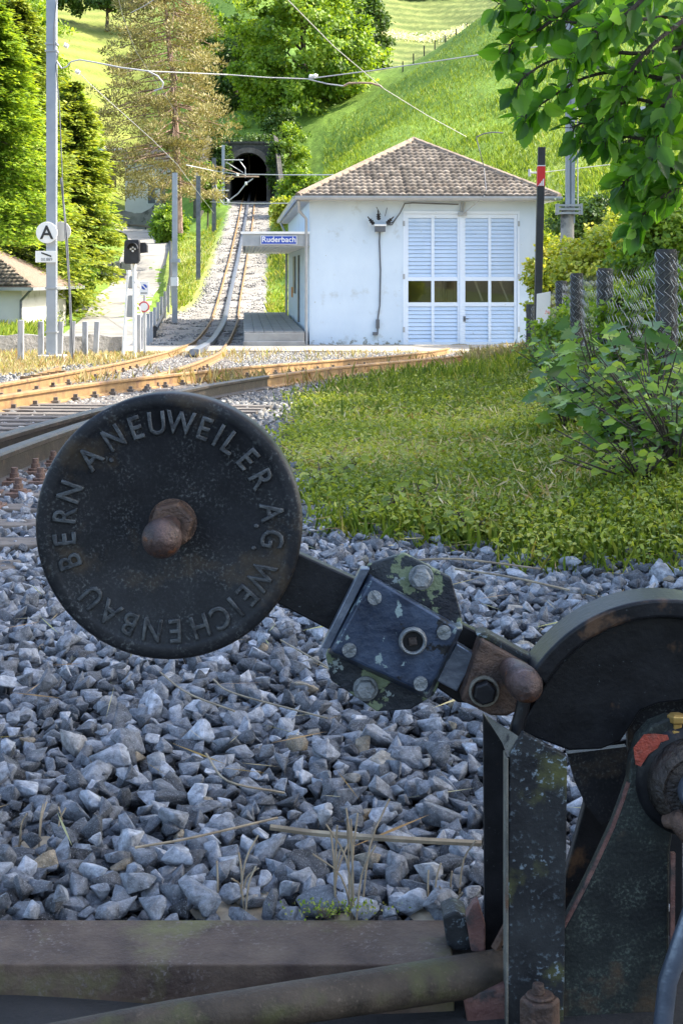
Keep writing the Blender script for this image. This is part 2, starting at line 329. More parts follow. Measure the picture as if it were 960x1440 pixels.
q = np.concatenate(pp); q = q[~((q[:, 1] > 40.3) & (q[:, 1] < 47.2))]; sz = np.where(q[:, 1] < 48, npr.uniform(.05, .085, len(q)), npr.uniform(.09, .17, len(q)))
stones('ballast_gravel', np.c_[q, H(q[:, 0], q[:, 1])-.015], sz, np_far, M['stone_far'], 'pale sunlit track ballast beyond the disc')
# ---------------- tracks
M['rail'] = mat('rail_rust', (.36, .22, .085), (.22, .125, .055), .6, 6, bump=.4, bscale=60, spots=((.16, .08, .05), 3, .58, .1))
M['rail_shade'] = mat('rail_shade', (.035, .029, .026), (.08, .064, .054), .42, 8, metal=.3, bump=.3, bscale=80, spots=((.16, .10, .07), 12, .6, .1))  # rail colour darkened so the near rails carry their shade in it
M['tie'] = mat('tie', (.12, .10, .085), (.20, .17, .14), .8, 7, bump=.6, bscale=30, spots=((.07, .055, .045), 5, .55, .1))
M['rack'] = mat('rack_steel', (.30, .33, .38), (.20, .20, .22), .35, 5, metal=.6, bump=.2)
M['boltrust'] = mat('bolt_rust', (.13, .085, .07), (.22, .13, .09), .75, 40, bump=.8, bscale=90)
PROF = [(-.055, 0), (-.055, .012), (-.012, .026), (-.012, .098), (-.033, .108), (-.034, .128), (-.026, .137), (.026, .137), (.034, .128), (.033, .108), (.012, .098), (.012, .026), (.055, .012), (.055, 0)]
def cr(pts, n=8):
    P_ = [Vector(p) for p in pts]; P_ = [P_[0]*2-P_[1]]+P_+[P_[-1]*2-P_[-2]]; o = []
    for i in range(1, len(P_)-2):
        a, b, c, d = P_[i-1:i+3]
        for k in range(n):
            t = k/n; o.append(.5*((2*b)+(c-a)*t+(2*a-5*b+4*c-d)*t*t+(3*b-a-3*c+d)*t**3))
    return o+[P_[-2]]
def rail(parent, path, m, lift=0, prof=PROF, name='rail', n=8, sink=0):
    pts = cr(path, n); mb = MB(); rings = []
    for i, p in enumerate(pts):
        d = (pts[min(i+1, len(pts)-1)]-pts[max(i-1, 0)]).normalized(); q = Vector((d.y, -d.x)); z = (Hs(p.x, p.y) if p.y < 50 else float(track_z(np.array([p.y]))[0]))+lift
        rings.append([(p.x+q.x*a, p.y+q.y*a, z+b) for a, b in prof])
    mb.loops(rings); return mb.build(name, m, parent, smooth=True)
main = [(-2.62, 12), (-2.62, 16), (-2.66, 21), (-2.8, 26), (-3.1, 33), (-3.55, 40), (-4.02, 47), (-4.4, 54), (-4.95, 66), (-5.83, 82), (-6.64, 101), (-7.3, 118), (-8.12, 136), (-8.9, 155), (-9.4, 168)]
def off(path, d):
    o = []; P_ = [Vector(p) for p in path]
    for i, p in enumerate(P_):
        e = (P_[min(i+1, len(P_)-1)]-P_[max(i-1, 0)]).normalized(); o.append((p.x+e.y*d, p.y-e.x*d))
    return o
t1 = thing('railway_track', 'main rack railway track climbing over the crossing to the tunnel', 'railway track', (0, 0, 0))
rail(t1, off(main, -.56), M['rail']); rail(t1, [(-2.05, 16.9)]+off(main, .56)[2:], M['rail'])
rack = [(x, y) for x, y in main if y > 30]
rail(t1, rack, M['rack'], prof=[(-.10, .05), (-.10, .17), (-.07, .18), (.07, .18), (.10, .17), (.10, .05)], name='rack_rail')
def ties(parent, path, y0, y1, step, mt, half=.95, w=.22, lift=-.035):
    pts = cr(path, 12); acc = 0; last = pts[0]; k = 0
    for i, p in enumerate(pts[1:]):
        seg = (p-last).length
        while acc+seg >= step:
            t = (step-acc)/seg; q = last.lerp(p, t); seg -= step-acc; acc = 0; d = (p-last).normalized(); last = q
            if y0 < q.y < y1:
                mb = MB(); n = Vector((d.y, -d.x)); z = (Hs(q.x, q.y) if q.y < 50 else float(track_z(np.array([q.y]))[0]))+lift
                c = [(q+n*a+d*b) for a, b in ((-half, -w/2), (half, -w/2), (half, w/2), (-half, w/2))]
                mb.loops([[(e.x, e.y, z-.1) for e in c], [(e.x, e.y, z+.035) for e in c]]); mb.build('sleeper', mt, parent, bevel=.008 if q.y < 12 else 0); k += 1
        acc += seg; last = p
ties(t1, main, 13, 41, .8, M['tie']); ties(t1, main, 48, 140, 1.6, M['tie'])
sid = [(-2.35, 2), (-2.33, 5), (-2.28, 8), (-2.12, 11), (-1.86, 14), (-1.40, 17), (-.72, 20.4), (.15, 23.6), (1.4, 28), (2.45, 33), (3.2, 38), (3.65, 43), (3.9, 46.6)]
t2 = thing('railway_track', 'siding with dark switch rails curving toward the white shed doors', 'railway track')
A = off(sid, -.6); B = off(sid, .6)
rail(t2, A[:11], M['rail']); rail(t2, B[5:11], M['rail']); rail(t2, B[:6], M['rail_shade'])
blade = [(-1.52, 2), (-1.49, 5), (-1.44, 8), (-1.36, 10.5), (-1.30, 11.8)]
rail(t2, blade, M['rail_shade'], name='switch_blade', lift=.004)
sid2 = [(-2.1, 3)]+sid[1:]
ties(t2, [(x+.28, y) for x, y in sid], 3, 13, .42, M['tie'], half=1.12, w=.14, lift=-.012); ties(t2, sid, 13, 40, .8, M['tie'])
for path in (A, off(main, .56)[1:4], off(main, -.56)[:4]):     # rail clips seen against the web of the sunlit rails
    q_ = cr(path, 10)
    for i in range(len(q_)-1):
        if 9 < q_[i].y < 27 and i % 2 == 0:
            p = q_[i]; z = Hs(p.x, p.y); mb = MB(); mb.box(p.x+.035, p.x+.10, p.y-.05, p.y+.05, z, z+.03); mb.box(p.x+.05, p.x+.085, p.y-.02, p.y+.02, z+.03, z+.06); mb.build('rail_clip', M['tie'], t2)
for yy in (4.9, 5.32, 5.74, 6.16, 6.58, 7.0, 7.4, 7.9, 8.3):     # chairs and bolts beside the switch rails
    for dx in (.09, .20):
        x = float(np.interp(yy, [b for a, b in blade], [a for a, b in blade]))+dx; z = Hs(x, yy)+.02
        c = MB(); c.box(x-.04, x+.04, yy-.06, yy+.06, z-.02, z+.012); c.lathe((x, yy, z+.01), (0, 0, 1), [(0, .034), (.012, .034), (.013, .02), (.032, .02), (.033, .014), (.055, .014)], 10); c.build('rail_bolt', M['boltrust'], t2, smooth=True)
mb = MB()
for k in range(5):  # comb of spacer plates
    x = -3.05+.0*k; y = 16.3+k*.5; z = Hs(-3.1, y); mb.box(-3.34, -3.22, y-.02, y+.02, z+.0, z+.15)
mb.box(-3.37, -3.34, 15.9, 18.7, Hs(-3.1, 17.5)-.02, Hs(-3.1, 17.5)+.15); g = mb.build('rail_brace', M['rail'], None); tag(g, 'rusty comb of steel plates braced between the rails at far left', 'rail brace')
# ---------------- tunnel portal
M['stone_wall'] = mat('stone_wall', (.035, .035, .03), (.09, .085, .075), .9, 2.2, bump=1, bscale=8, spots=((.05, .055, .04), 1.2, .55, .1))
M['conc'] = mat('concrete', (.30, .28, .25), (.42, .40, .36), .9, 1.5, bump=.4, bscale=30, spots=((.18, .17, .14), 1.0, .55, .12))
M['dark'] = mat('hollow_dark', (.012, .012, .012), (.02, .02, .02), 1, 3)  # near black standing in for the darkness inside tunnel bore and keyhole
M['steel'] = mat('mast_steel', (.30, .33, .37), (.38, .41, .45), .5, 2, metal=.35, bump=.1, bscale=60)
M['steel_dk'] = mat('steel_dark', (.09, .10, .115), (.15, .16, .18), .5, 3, metal=.3)
M['white'] = mat('white_paint', (.78, .78, .76), (.84, .84, .82), .5, 3)
M['black'] = mat('black_paint', (.015, .015, .017), (.03, .03, .032), .5, 6)
M['blue'] = mat('sign_blue', (.02, .07, .42), None, .4)
M['red'] = mat('sign_red', (.65, .02, .02), None, .5)
M['wire'] = mat('wire_metal', (.42, .43, .44), (.5, .5, .5), .5, 3, metal=.2)
M['cop'] = mat('arm_brown', (.35, .24, .16), (.42, .30, .22), .6, 3)
yr = 139.4
def arch(cx, z0, r, h, n=14):    # outline of a round-headed opening
    return [(cx-r, z0)]+[(cx-r*math.cos(math.pi*i/n), z0+h-r+r*math.sin(math.pi*i/n)) for i in range(n+1)]+[(cx+r, z0)]
zb = PZ-.35
pt = thing('tunnel_portal', 'dark stone tunnel mouth with round arch at the top of the track', 'tunnel', (PX, yr, PZ))
o_ = (PX, yr, PZ)
inner = arch(PX+.05, zb, 1.62, 4.55)
def ring(inn, outer, y0, y1, name, m, par):      # wall with an arched hole
    mb = MB(o_); n = len(inn)
    for y in (y0, y1): pass
    A0 = [(x, y0, z) for x, z in inn]; B0 = [(x, y0, z) for x, z in outer]; A1 = [(x, y1, z) for x, z in inn]; B1 = [(x, y1, z) for x, z in outer]
    for a, b, fl in ((A0, B0, 0), (A1, B1, 0), (A0, A1, 0), (B0, B1, 0)): mb.add(a+b, [(i, i+1, n+i+1, n+i) for i in range(n-1)])
    return mb.build(name, m, par)
def rect_around(inn, x0, x1, z0, z1):
    cx = sum(p[0] for p in inn)/len(inn); out = []
    n = len(inn)
    for i, (x, z) in enumerate(inn):
        t = i/(n-1)
        L_ = [(x0, z0), (x0, z1), (x1, z1), (x1, z0)]; s = t*3; k = min(2, int(s)); f = s-k
        out.append((L_[k][0]*(1-f)+L_[k+1][0]*f, L_[k][1]*(1-f)+L_[k+1][1]*f))
    return out
inn2 = []
for a, b in zip(inner[:-1], inner[1:]): inn2 += [a, ((a[0]+b[0])/2, (a[1]+b[1])/2)]
inn2.append(inner[-1]); n_ = len(inn2)
while (n_-1) % 3: inn2.append(inner[-1]); n_ = len(inn2)
ring(inn2, rect_around(inn2, PX-3.6, PX+2.7, zb-.5, PZ+5.0), yr, yr+1.6, 'portal_wall', M['stone_wall'], pt)
ring(inn2, [(PX+.05+(x-PX-.05)*1.22, zb+(z-zb)*1.10) for x, z in inn2], yr-.18, yr+.1, 'arch_ring', mat('arch_stone', (.08, .07, .06), (.17, .15, .13), .9, 2, bump=.8, bscale=10), pt)
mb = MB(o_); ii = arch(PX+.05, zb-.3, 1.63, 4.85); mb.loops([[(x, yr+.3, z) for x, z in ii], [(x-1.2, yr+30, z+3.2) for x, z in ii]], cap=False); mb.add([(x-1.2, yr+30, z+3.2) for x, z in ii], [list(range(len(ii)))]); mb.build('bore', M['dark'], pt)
mb = MB(o_); mb.box(PX-3.9, PX+3.0, yr-.15, yr+1.9, PZ+5.0, PZ+5.2); mb.build('coping', M['stone_wall'], pt)
mb = MB(o_); mb.loops([[(PX-3.6, yr+.01, zb-1.5), (PX-3.2, yr+.01, zb-1.5), (PX-3.2, yr+.01, PZ+5.5), (PX-3.6, yr+.01, PZ+5.8)], [(PX-4.2, yr-7, zb-1.5), (PX-3.8, yr-7, zb-1.5), (PX-3.8, yr-7, PZ+1.2), (PX-4.2, yr-7, PZ+1.3)]]); mb.build('wing_wall', M['stone_wall'], pt)
mb = MB(o_); mb.loops([[(PX+2.3, yr+.01, zb-1.5), (PX+2.7, yr+.01, zb-1.5), (PX+2.7, yr+.01, PZ+5.5), (PX+2.3, yr+.01, PZ+5.8)], [(PX+3.0, yr-5, zb-1.5), (PX+3.4, yr-5, zb-1.5), (PX+3.4, yr-5, PZ+1.2), (PX+3.0, yr-5, PZ+1.3)]]); mb.build('wing_wall', M['stone_wall'], pt)
# ---------------- shed
SX, SY, SZ = -.961, 47., -1.50
YAW = R(3.6)
W_, D_, HW = 6.9, 22., 4.5
M['plaster'] = mat('plaster', (.54, .64, .74), (.60, .70, .79), .9, 1.0, bump=.35, bscale=60, spots=((.44, .50, .53), 1.6, .58, .12), spots2=((.36, .38, .36), 9, .68, .03))
# stained foot of the wall: grime that clings to the lowest 40 cm
def plaster_mat():
    m = M['plaster']; t = m.node_tree; L = t.links; b = t.nodes['Principled BSDF']; src = b.inputs['Base Color'].links[0].from_socket
    tc = N(t, 'TexCoord'); sx = N(t, 'SeparateXYZ'); L.new(tc.outputs['Object'], sx.inputs[0]); n = N(t, 'TexNoise', Scale=5, Detail=8, Roughness=.7); L.new(tc.outputs['Object'], n.inputs[0])
    a = N(t, 'Math', operation='MULTIPLY_ADD'); L.new(n.outputs[0], a.inputs[0]); a.inputs[1].default_value = -1.9; L.new(sx.outputs[2], a.inputs[2])
    r = N(t, 'ValToRGB'); r.color_ramp.elements[0].position = 0; r.color_ramp.elements[0].color = (1, 1, 1, 1); r.color_ramp.elements[1].position = .16; r.color_ramp.elements[1].color = (0, 0, 0, 1)
    ad = N(t, 'Math', operation='ADD'); ad.inputs[1].default_value = .92; L.new(a.outputs[0], ad.inputs[0]); L.new(ad.outputs[0], r.inputs[0])
    mx = N(t, 'Mix', data_type='RGBA'); L.new(r.outputs[0], mx.inputs[0]); L.new(src, mx.inputs[6]); mx.inputs[7].default_value = (.20, .21, .17, 1); L.new(mx.outputs[2], b.inputs['Base Color'])
plaster_mat()
M['door'] = mat('door_paint', (.50, .63, .80), (.56, .68, .84), .5, 2, bump=.1, bscale=30, spots=((.40, .44, .48), 6, .66, .06))
M['doorframe'] = mat('door_frame', (.66, .74, .84), (.70, .78, .88), .5, 2, spots=((.5, .52, .5), 8, .66, .05))
M['zinc'] = mat('zinc', (.32, .34, .36), (.42, .43, .44), .45, 3, metal=.4)
M['soffit'] = mat('soffit', (.42, .41, .38), (.50, .49, .46), .8, 3)
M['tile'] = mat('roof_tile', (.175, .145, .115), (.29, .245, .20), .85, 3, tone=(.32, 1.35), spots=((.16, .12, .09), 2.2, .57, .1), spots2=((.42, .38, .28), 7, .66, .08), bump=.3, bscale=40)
M['ridge'] = mat('ridge_tile', (.20, .15, .11), (.34, .27, .20), .85, 5, spots=((.17, .13, .10), 3, .55, .1))
sh = thing('shed', 'white rendered railway shed with tiled hip roof and tall blue louvred doors', 'shed', (SX, SY, SZ), YAW)
dx0, dx1, dz1 = 2.84, 6.34, 4.13
mb = MB(); T = .3
mb.box(0, dx0, 0, T, -.5, HW); mb.box(dx1, W_, 0, T, -.5, HW); mb.box(dx0, dx1, 0, T, dz1, HW); mb.box(0, T, T, D_, -.5, HW); mb.box(W_-T, W_, T, D_, -.5, HW); mb.box(T, W_-T, D_-T, D_, -.5, HW)
mb.build('wall', M['plaster'], sh)
M['inside'] = mat('inside', (.60, .58, .50), (.70, .68, .60), .9, 2)
mb = MB(); mb.box(T, W_-T, T, D_-T, -.05, 0); mb.box(T, W_-T, 1.9, 2.0, 0, HW); mb.build('interior', M['inside'], sh)
# doors: two leaves, each two louvre columns
def louvres(x0, x1, z0, z1, mb):
    n = max(2, int((z1-z0)/.115)); h = (z1-z0)/n
    for i in range(n):
        z = z0+i*h; mb.loops([[(x, .075, z+.003), (x, .055, z+.003), (x, .090, z+h-.010), (x, .104, z+h-.010)] for x in (x0, x1)])
M['glass'] = nodes('pane_glass')[0]
def glassmat():
    m = M['glass']; t = m.node_tree; L = t.links; g = N(t, 'BsdfGlossy', Roughness=.03); g.inputs[0].default_value = (.8, .85, .8, 1); tr = N(t, 'BsdfTransparent'); tr.inputs[0].default_value = (.75, .75, .68, 1)
    mx = N(t, 'MixShader'); mx.inputs[0].default_value = .12; L.new(tr.outputs[0], mx.inputs[1]); L.new(g.outputs[0], mx.inputs[2]); L.new(mx.outputs[0], t.nodes['Material Output'].inputs[0])
glassmat()
mid = (dx0+dx1)/2
for k, (a, b) in enumerate(((dx0+.05, mid-.03), (mid+.03, dx1-.05))):
    fr = MB(); q = (a+b)/2
    for x0, x1 in ((a, a+.09), (b-.09, b), (q-.045, q+.045)): fr.box(x0, x1, .03, .10, .06, dz1-.06)
    for z0, z1 in ((.06, .20), (1.28, 1.40), (2.05, 2.17), (dz1-.18, dz1-.06)):
        for x0, x1 in ((a+.091, q-.046), (q+.046, b-.091)): fr.box(x0, x1, .035, .095, z0, z1)
    dl = fr.build('door', M['doorframe'], sh)
    for x0, x1 in ((a+.09, q-.045), (q+.045, b-.09)):
        for za, zb_ in ((.20, 1.28), (2.17, dz1-.18)):
            lv = MB(); louvres(x0, x1, za, zb_, lv); lv.box(x0, x1, .105, .115, za, zb_); lv.build('louvre_panel', M['door'], dl)
        g = MB(); g.box(x0, x1, .06, .066, 1.40, 2.05); g.build('pane', M['glass'], dl)
    h = MB()
    for z in (.5, 2.1, 3.7):
        xx = a-.045 if k == 0 else b+.045; h.box(xx-.03, xx+.03, -.02, .03, z, z+.16)
    h.build('hinge', M['zinc'], dl)
    if k == 1:
        h = MB(); h.box(a+.02, a+.10, .0, .03, .82, .98); h.tube([(a+.06, .0, .9), (a+.06, -.05, .9), (a+.18, -.05, .9)], .012); h.build('handle', M['steel_dk'], dl)
mb = MB(); mb.box(dx0-.02, dx0+.045, -.015, .12, 0, dz1); mb.box(dx1-.045, dx1+.02, -.015, .12, 0, dz1); mb.box(dx0-.02, dx1+.02, -.018, .12, dz1-.055, dz1+.03); mb.build('door_frame', M['doorframe'], sh)
mb = MB(); mb.box(mid-.05, mid+.05, .0, .028, .06, dz1-.06); mb.build('astragal', M['doorframe'], sh)
mb = MB(); mb.box(dx0, dx1, -.06, .03, -.05, .055); mb.build('sill', M['conc'], sh)
M['curtain'] = mat('board', (.42, .36, .20), (.50, .46, .34), .9, 3, stretch=(8, 1, .6), spots=((.20, .17, .10), 2, .5, .2)); 
mb = MB(); mb.box(dx0+.95, mid-.45, .6, .63, .9, 2.3); mb.box(mid-.4, mid-.05, .75, .78, .9, 2.3); mb.build('stored_panel', M['curtain'], sh)
mb = MB(); mb.tube([(mid+.35, .5, 2.4), (mid+.8, .5, 1.2)], .035, 6); mb.tube([(mid+1.15, .5, 2.3), (mid+1.6, .5, 1.2)], .035, 6); mb.tube([(mid+.95, .6, 2.3), (mid+.93, .6, 1.2)], .05, 6); mb.build('brace_pole', M['white'], sh)
# roof
x0, x1, y0_, y1_ = -.36, W_+.56, -.55, D_+.4; ze = HW+.06; xc = (x0+x1)/2; rise = 2.02; run = 4.3; zp = ze+rise
def tiles(name, O, U, V, lu, lv, inside, par, m):
    """pantile surface: O eave corner, U along the eave, V up the slope"""
    O, U, V = Vector(O), Vector(U).normalized(), Vector(V).normalized(); Nn = U.cross(V)
    nu = int(lu/.034); nv = int(lv/.0825)+1; u = np.linspace(0, lu, nu+1); v_ = []
    tl = .265
    rows = int(lv/tl)+1
    for r_ in range(rows):
        for f in (.0, .02, .5, .98): v_.append((r_+f)*tl)
    v_ = np.array([q for q in v_ if q <= lv+.1]); fr = (v_/tl) % 1
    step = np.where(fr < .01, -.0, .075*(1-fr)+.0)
    UU, VV = np.meshgrid(u, v_, indexing='ij'); wave = .034*np.abs(np.sin(UU*math.pi/.19))
    hh = wave+step[None, :]; pos = np.array(O)[None, None]+UU[..., None]*np.array(U)+VV[..., None]*np.array(V)+hh[..., None]*np.array(Nn)
    nu_, nv_ = UU.shape; idx = np.arange(nu_*nv_).reshape(nu_, nv_); fa = np.stack([idx[:-1, :-1], idx[1:, :-1], idx[1:, 1:], idx[:-1, 1:]], -1).reshape(-1, 4)
    cu = UU.ravel()[fa].mean(1); cv = VV.ravel()[fa].mean(1); fa = fa[inside(cu, cv)]
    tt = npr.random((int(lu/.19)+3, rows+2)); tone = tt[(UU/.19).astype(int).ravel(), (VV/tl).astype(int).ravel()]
    tone = tone*np.where(np.repeat(fr[None], nu_, 0).ravel() < .01, .0, 1.); return npmesh(name, pos.reshape(-1, 3), fa, m, par, tone=tone)  # dark course lines: shade under each tile row put into the tone
sl_ = math.hypot(run, rise); fw = x1-x0; half = fw/2
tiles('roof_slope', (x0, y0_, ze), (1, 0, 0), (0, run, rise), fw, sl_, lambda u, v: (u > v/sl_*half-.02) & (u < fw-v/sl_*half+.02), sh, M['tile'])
sl2 = math.hypot(half, rise); dl_ = y1_-y0_
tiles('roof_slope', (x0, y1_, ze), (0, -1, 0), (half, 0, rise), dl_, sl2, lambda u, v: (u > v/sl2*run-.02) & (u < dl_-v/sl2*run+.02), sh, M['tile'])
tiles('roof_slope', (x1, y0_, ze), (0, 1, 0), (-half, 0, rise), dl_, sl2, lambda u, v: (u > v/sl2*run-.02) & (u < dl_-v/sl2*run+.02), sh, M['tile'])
def ridge(a, b):
    a, b = Vector(a), Vector(b); n = int((b-a).length/.36); mb = MB()
    for i in range(n):
        p = a.lerp(b, i/n); q = a.lerp(b, (i+1.08)/n); mb.tube([p+Vector((0, 0, .02)), q+Vector((0, 0, .045))], [.115, .10], 8)
    return mb.build('ridge_tiles', M['ridge'], sh, smooth=True)
ridge((x0, y0_, ze), (xc, y0_+run, zp)); ridge((x1, y0_, ze), (xc, y0_+run, zp)); ridge((xc, y0_+run, zp), (xc, y1_-run, zp))
mb = MB(); mb.box(x0+.03, x1-.03, y0_+.03, y1_-.03, ze-.10, ze-.04); mb.build('eaves_board', M['soffit'], sh)
mb = MB()
for k in range(9):                       # ribbed boards under the left eave
    mb.box(x0+.05+k*.035, x0+.075+k*.035, y0_+.06, y1_-.06, ze-.13, ze-.101)
mb.build('soffit_boards', M['soffit'], sh)
mb = MB(); gut = [(-.07, .05), (-.07, -.01), (-.045, -.06), (0, -.075), (.045, -.06), (.07, -.01), (.07, .05), (.05, .05), (.05, 0), (0, -.05), (-.05, 0), (-.05, .05)]
mb.loops([[(x, y0_-.07+a, ze-.03+b) for a, b in gut] for x in (x0-.1, x1+.1)]); mb.loops([[(x0-.07+a, y, ze-.03+b) for a, b in gut] for y in (y0_+.01, y1_)])
gt = mb.build('gutter', M['zinc'], sh)
mb = MB(); mb.tube([(x0+.02, y0_+.15, ze-.1), (x0+.03, y0_+.3, ze-.4), (-.1, -.08, ze-.65), (-.1, -.08, 0)], .05, 10); mb.build('downpipe', M['zinc'], sh, smooth=True)
mb = MB(); mb.tube([(x0+.0, D_-.8, ze-.1), (-.1, D_-.6, ze-.65), (-.1, D_-.6, 0)], .05, 10); mb.build('downpipe', M['zinc'], sh, smooth=True)
# side door + window under canopy
mb = MB(); mb.box(-.05, .02, 8, 9.0, .55, 2.9); mb.build('side_door', M['steel_dk'], sh); mb = MB(); mb.box(-.05, .02, 12, 14, 1.5, 2.9); mb.build('side_window', M['steel_dk'], sh)
mb = MB(); mb.box(-.04, .01, 15.5, 16.4, 1.3, 1.7); mb.build('notice_board', mat('orange', (.6, .25, .08), None), sh)
# canopy
mb = MB(); cz = 3.1; mb.box(-2.0, -.005, -.05, .05, cz, cz+.40); mb.box(-2.0, -1.93, .051, D_, cz, cz+.38); can = mb.build('canopy', M['zinc'], sh)
mb = MB()
for k in range(16): mb.loops([[(-1.92+k*.12, y, cz+.03), (-1.92+k*.12+.035, y, cz+.0), (-1.92+k*.12+.085, y, cz), (-1.92+k*.12+.115, y, cz+.03), (-1.92+k*.12+.115, y, cz+.06), (-1.92+k*.12, y, cz+.06)] for y in (.06, D_)])
mb.box(-1.92, -.01, .06, D_, cz+.061, cz+.30); mb.build('canopy_soffit', M['white'], can)
mb = MB(); mb.box(-2.06, -.0, -.10, -.05, cz+.36, cz+.43); mb.build('canopy_trim', M['white'], can)
def text(s_, size, loc, rot, m, parent=None, ext=.004, name='lettering', align='CENTER', bev=0, res=3, narrow=1, thin=0):
    cu = bpy.data.curves.new('t', 'FONT'); cu.body = s_; cu.size = size; cu.extrude = ext; cu.align_x = align; cu.align_y = 'CENTER'; cu.bevel_depth = bev; cu.resolution_u = res; cu.offset = -thin
    t_ = bpy.data.objects.new('t', cu); COL.objects.link(t_); dg = bpy.context.evaluated_depsgraph_get(); me = bpy.data.meshes.new_from_object(t_.evaluated_get(dg)); bpy.data.objects.remove(t_)
    me.materials.clear(); me.materials.append(m); me.transform(Matrix.LocRotScale(Vector(loc), rot, Vector((narrow, 1, 1)))); me.name = name
    if parent is False: return me
    o = bpy.data.objects.new(name, me); COL.objects.link(o); o.parent = parent; return o
from mathutils import Euler
UP = Euler((R(90), 0, 0)).to_quaternion()
mb = MB(); mb.box(-1.44, -.40, -.13, -.10, cz+.06, cz+.29); sg = mb.build('name_sign', M['blue'], sh, label='blue station name sign')
text('Ruderbach', .235, (-.92, -.135, cz+.185), UP, M['white'], sg, ext=.002, bev=.003)
mb = MB(); mb.box(-1.46, -.38, -.125, -.102, cz+.045, cz+.305); mb.build('sign_border', M['white'], sg)
# wall insulator box and conduit
def wl(px, py, y=-.08): p = P(px, py, SY); return (p.x-SX, y, p.z-SZ)
mb = MB(); a = wl(527, 318); b = wl(541, 326); mb.box(a[0], b[0], -.26, -.005, b[2], a[2]); 
sw = mb.build('switch_box', M['steel_dk'], sh); mb = MB(); mb.box(a[0]-.03, b[0]+.03, -.29, -.0, a[2]+.001, a[2]+.05); mb.build('box_lid', M['white'], sw)
mb = MB()
for px, py in ((525, 310), (532, 304), (543, 309)):
    c = wl(px, py, -.18); mb.lathe((c[0], c[1], c[2]-.12), (.1*(px-533), 0, 1), [(0, .03), (.05, .07), (.07, .04), (.11, .07), (.14, .035), (.18, .06), (.2, .02), (.3, .015)], 10)
mb.build('insulator', M['black'], sw, smooth=True)
mb = MB(); mb.tube([wl(534, 326, -.03), wl(533.5, 340, -.03), wl(535, 380, -.03), wl(534, 430, -.03), wl(531, 450, -.03), wl(531, 470, -.03)], .022, 6); mb.tube([wl(544, 316), wl(553, 312), wl(562, 300), wl(569, 286), wl(580, 285), wl(645, 287)], .02, 6); mb.tube([wl(542, 316), wl(551, 316), wl(556, 308)], .018, 6)
mb.tube([wl(535, 302), wl(529, 291)], .012, 5); mb.tube([wl(541, 304), wl(544, 292)], .012, 5); mb.build('conduit', M['steel_dk'], sh)
mb = MB(); c = wl(531, 455, -.06); mb.box(c[0]-.05, c[0]+.05, -.09, 0, c[2]-.15, c[2]+.12); c = wl(527, 469, -.06); mb.box(c[0]-.06, c[0]+.09, -.08, 0, c[2]-.05, c[2]+.04); mb.build('tap', M['steel_dk'], sh)
mb = MB(); mb.tube([wl(649, 300), wl(650, 284)], .03, 6); mb.tube([wl(652, 300), wl(654, 284)], .03, 6); mb.box(wl(645, 0)[0], wl(657, 0)[0], -.12, -.0, wl(0, 303)[2], wl(0, 298)[2]); mb.tube([wl(650, 302, -.1), wl(665, 288, -.5), wl(678, 276, -.66)], .014, 5); mb.build('door_bracket', M['zinc'], sh)
# platform
pf = thing('platform', 'low concrete platform paved with grey slabs beside the shed', 'platform', (SX, SY, SZ), YAW)
M['slab'] = mat('slab', (.25, .24, .22), (.33, .32, .29), .9, 3, bump=.3)
mb = MB(); mb.box(-1.96, -.16, -.25, 21.6, -.6, .50); mb.build('platform_base', M['conc'], pf, bevel=.02)
mb = MB()
for i in range(6):
    for j in range(44): mb.box(-1.95+i*.3, -1.95+i*.3+.285, -.22+j*.495, -.22+j*.495+.475, .501, .54)
tag(mb.build('paving_slabs', M['slab'], pf), kind='stuff')
mb = MB(); mb.box(-1.99, -.16, -.62, -.26, -.6, .26); mb.build('step', M['conc'], pf, bevel=.02)
be = thing('bench', 'red slatted bench under the canopy at the shed side wall', 'bench', (SX-.75, SY+17.6, SZ+.53), YAW)
mb = MB()
for k in range(4): mb.box(-.0+k*.12, .10+k*.12, -1, 1, .42, .46)
mb.build('seat', mat('bench_red', (.45, .06, .05), None), be)
mb = MB(); mb.box(.46, .49, -1, 1, .55, .66); mb.box(.46, .49, -1, 1, .72, .84); mb.build('backrest', bpy.data.materials['bench_red'], be)
for s in (-.8, .8): mb = MB(); mb.box(.05, .5, s-.03, s+.03, -.02, .41); mb.build('leg', M['steel_dk'], be)
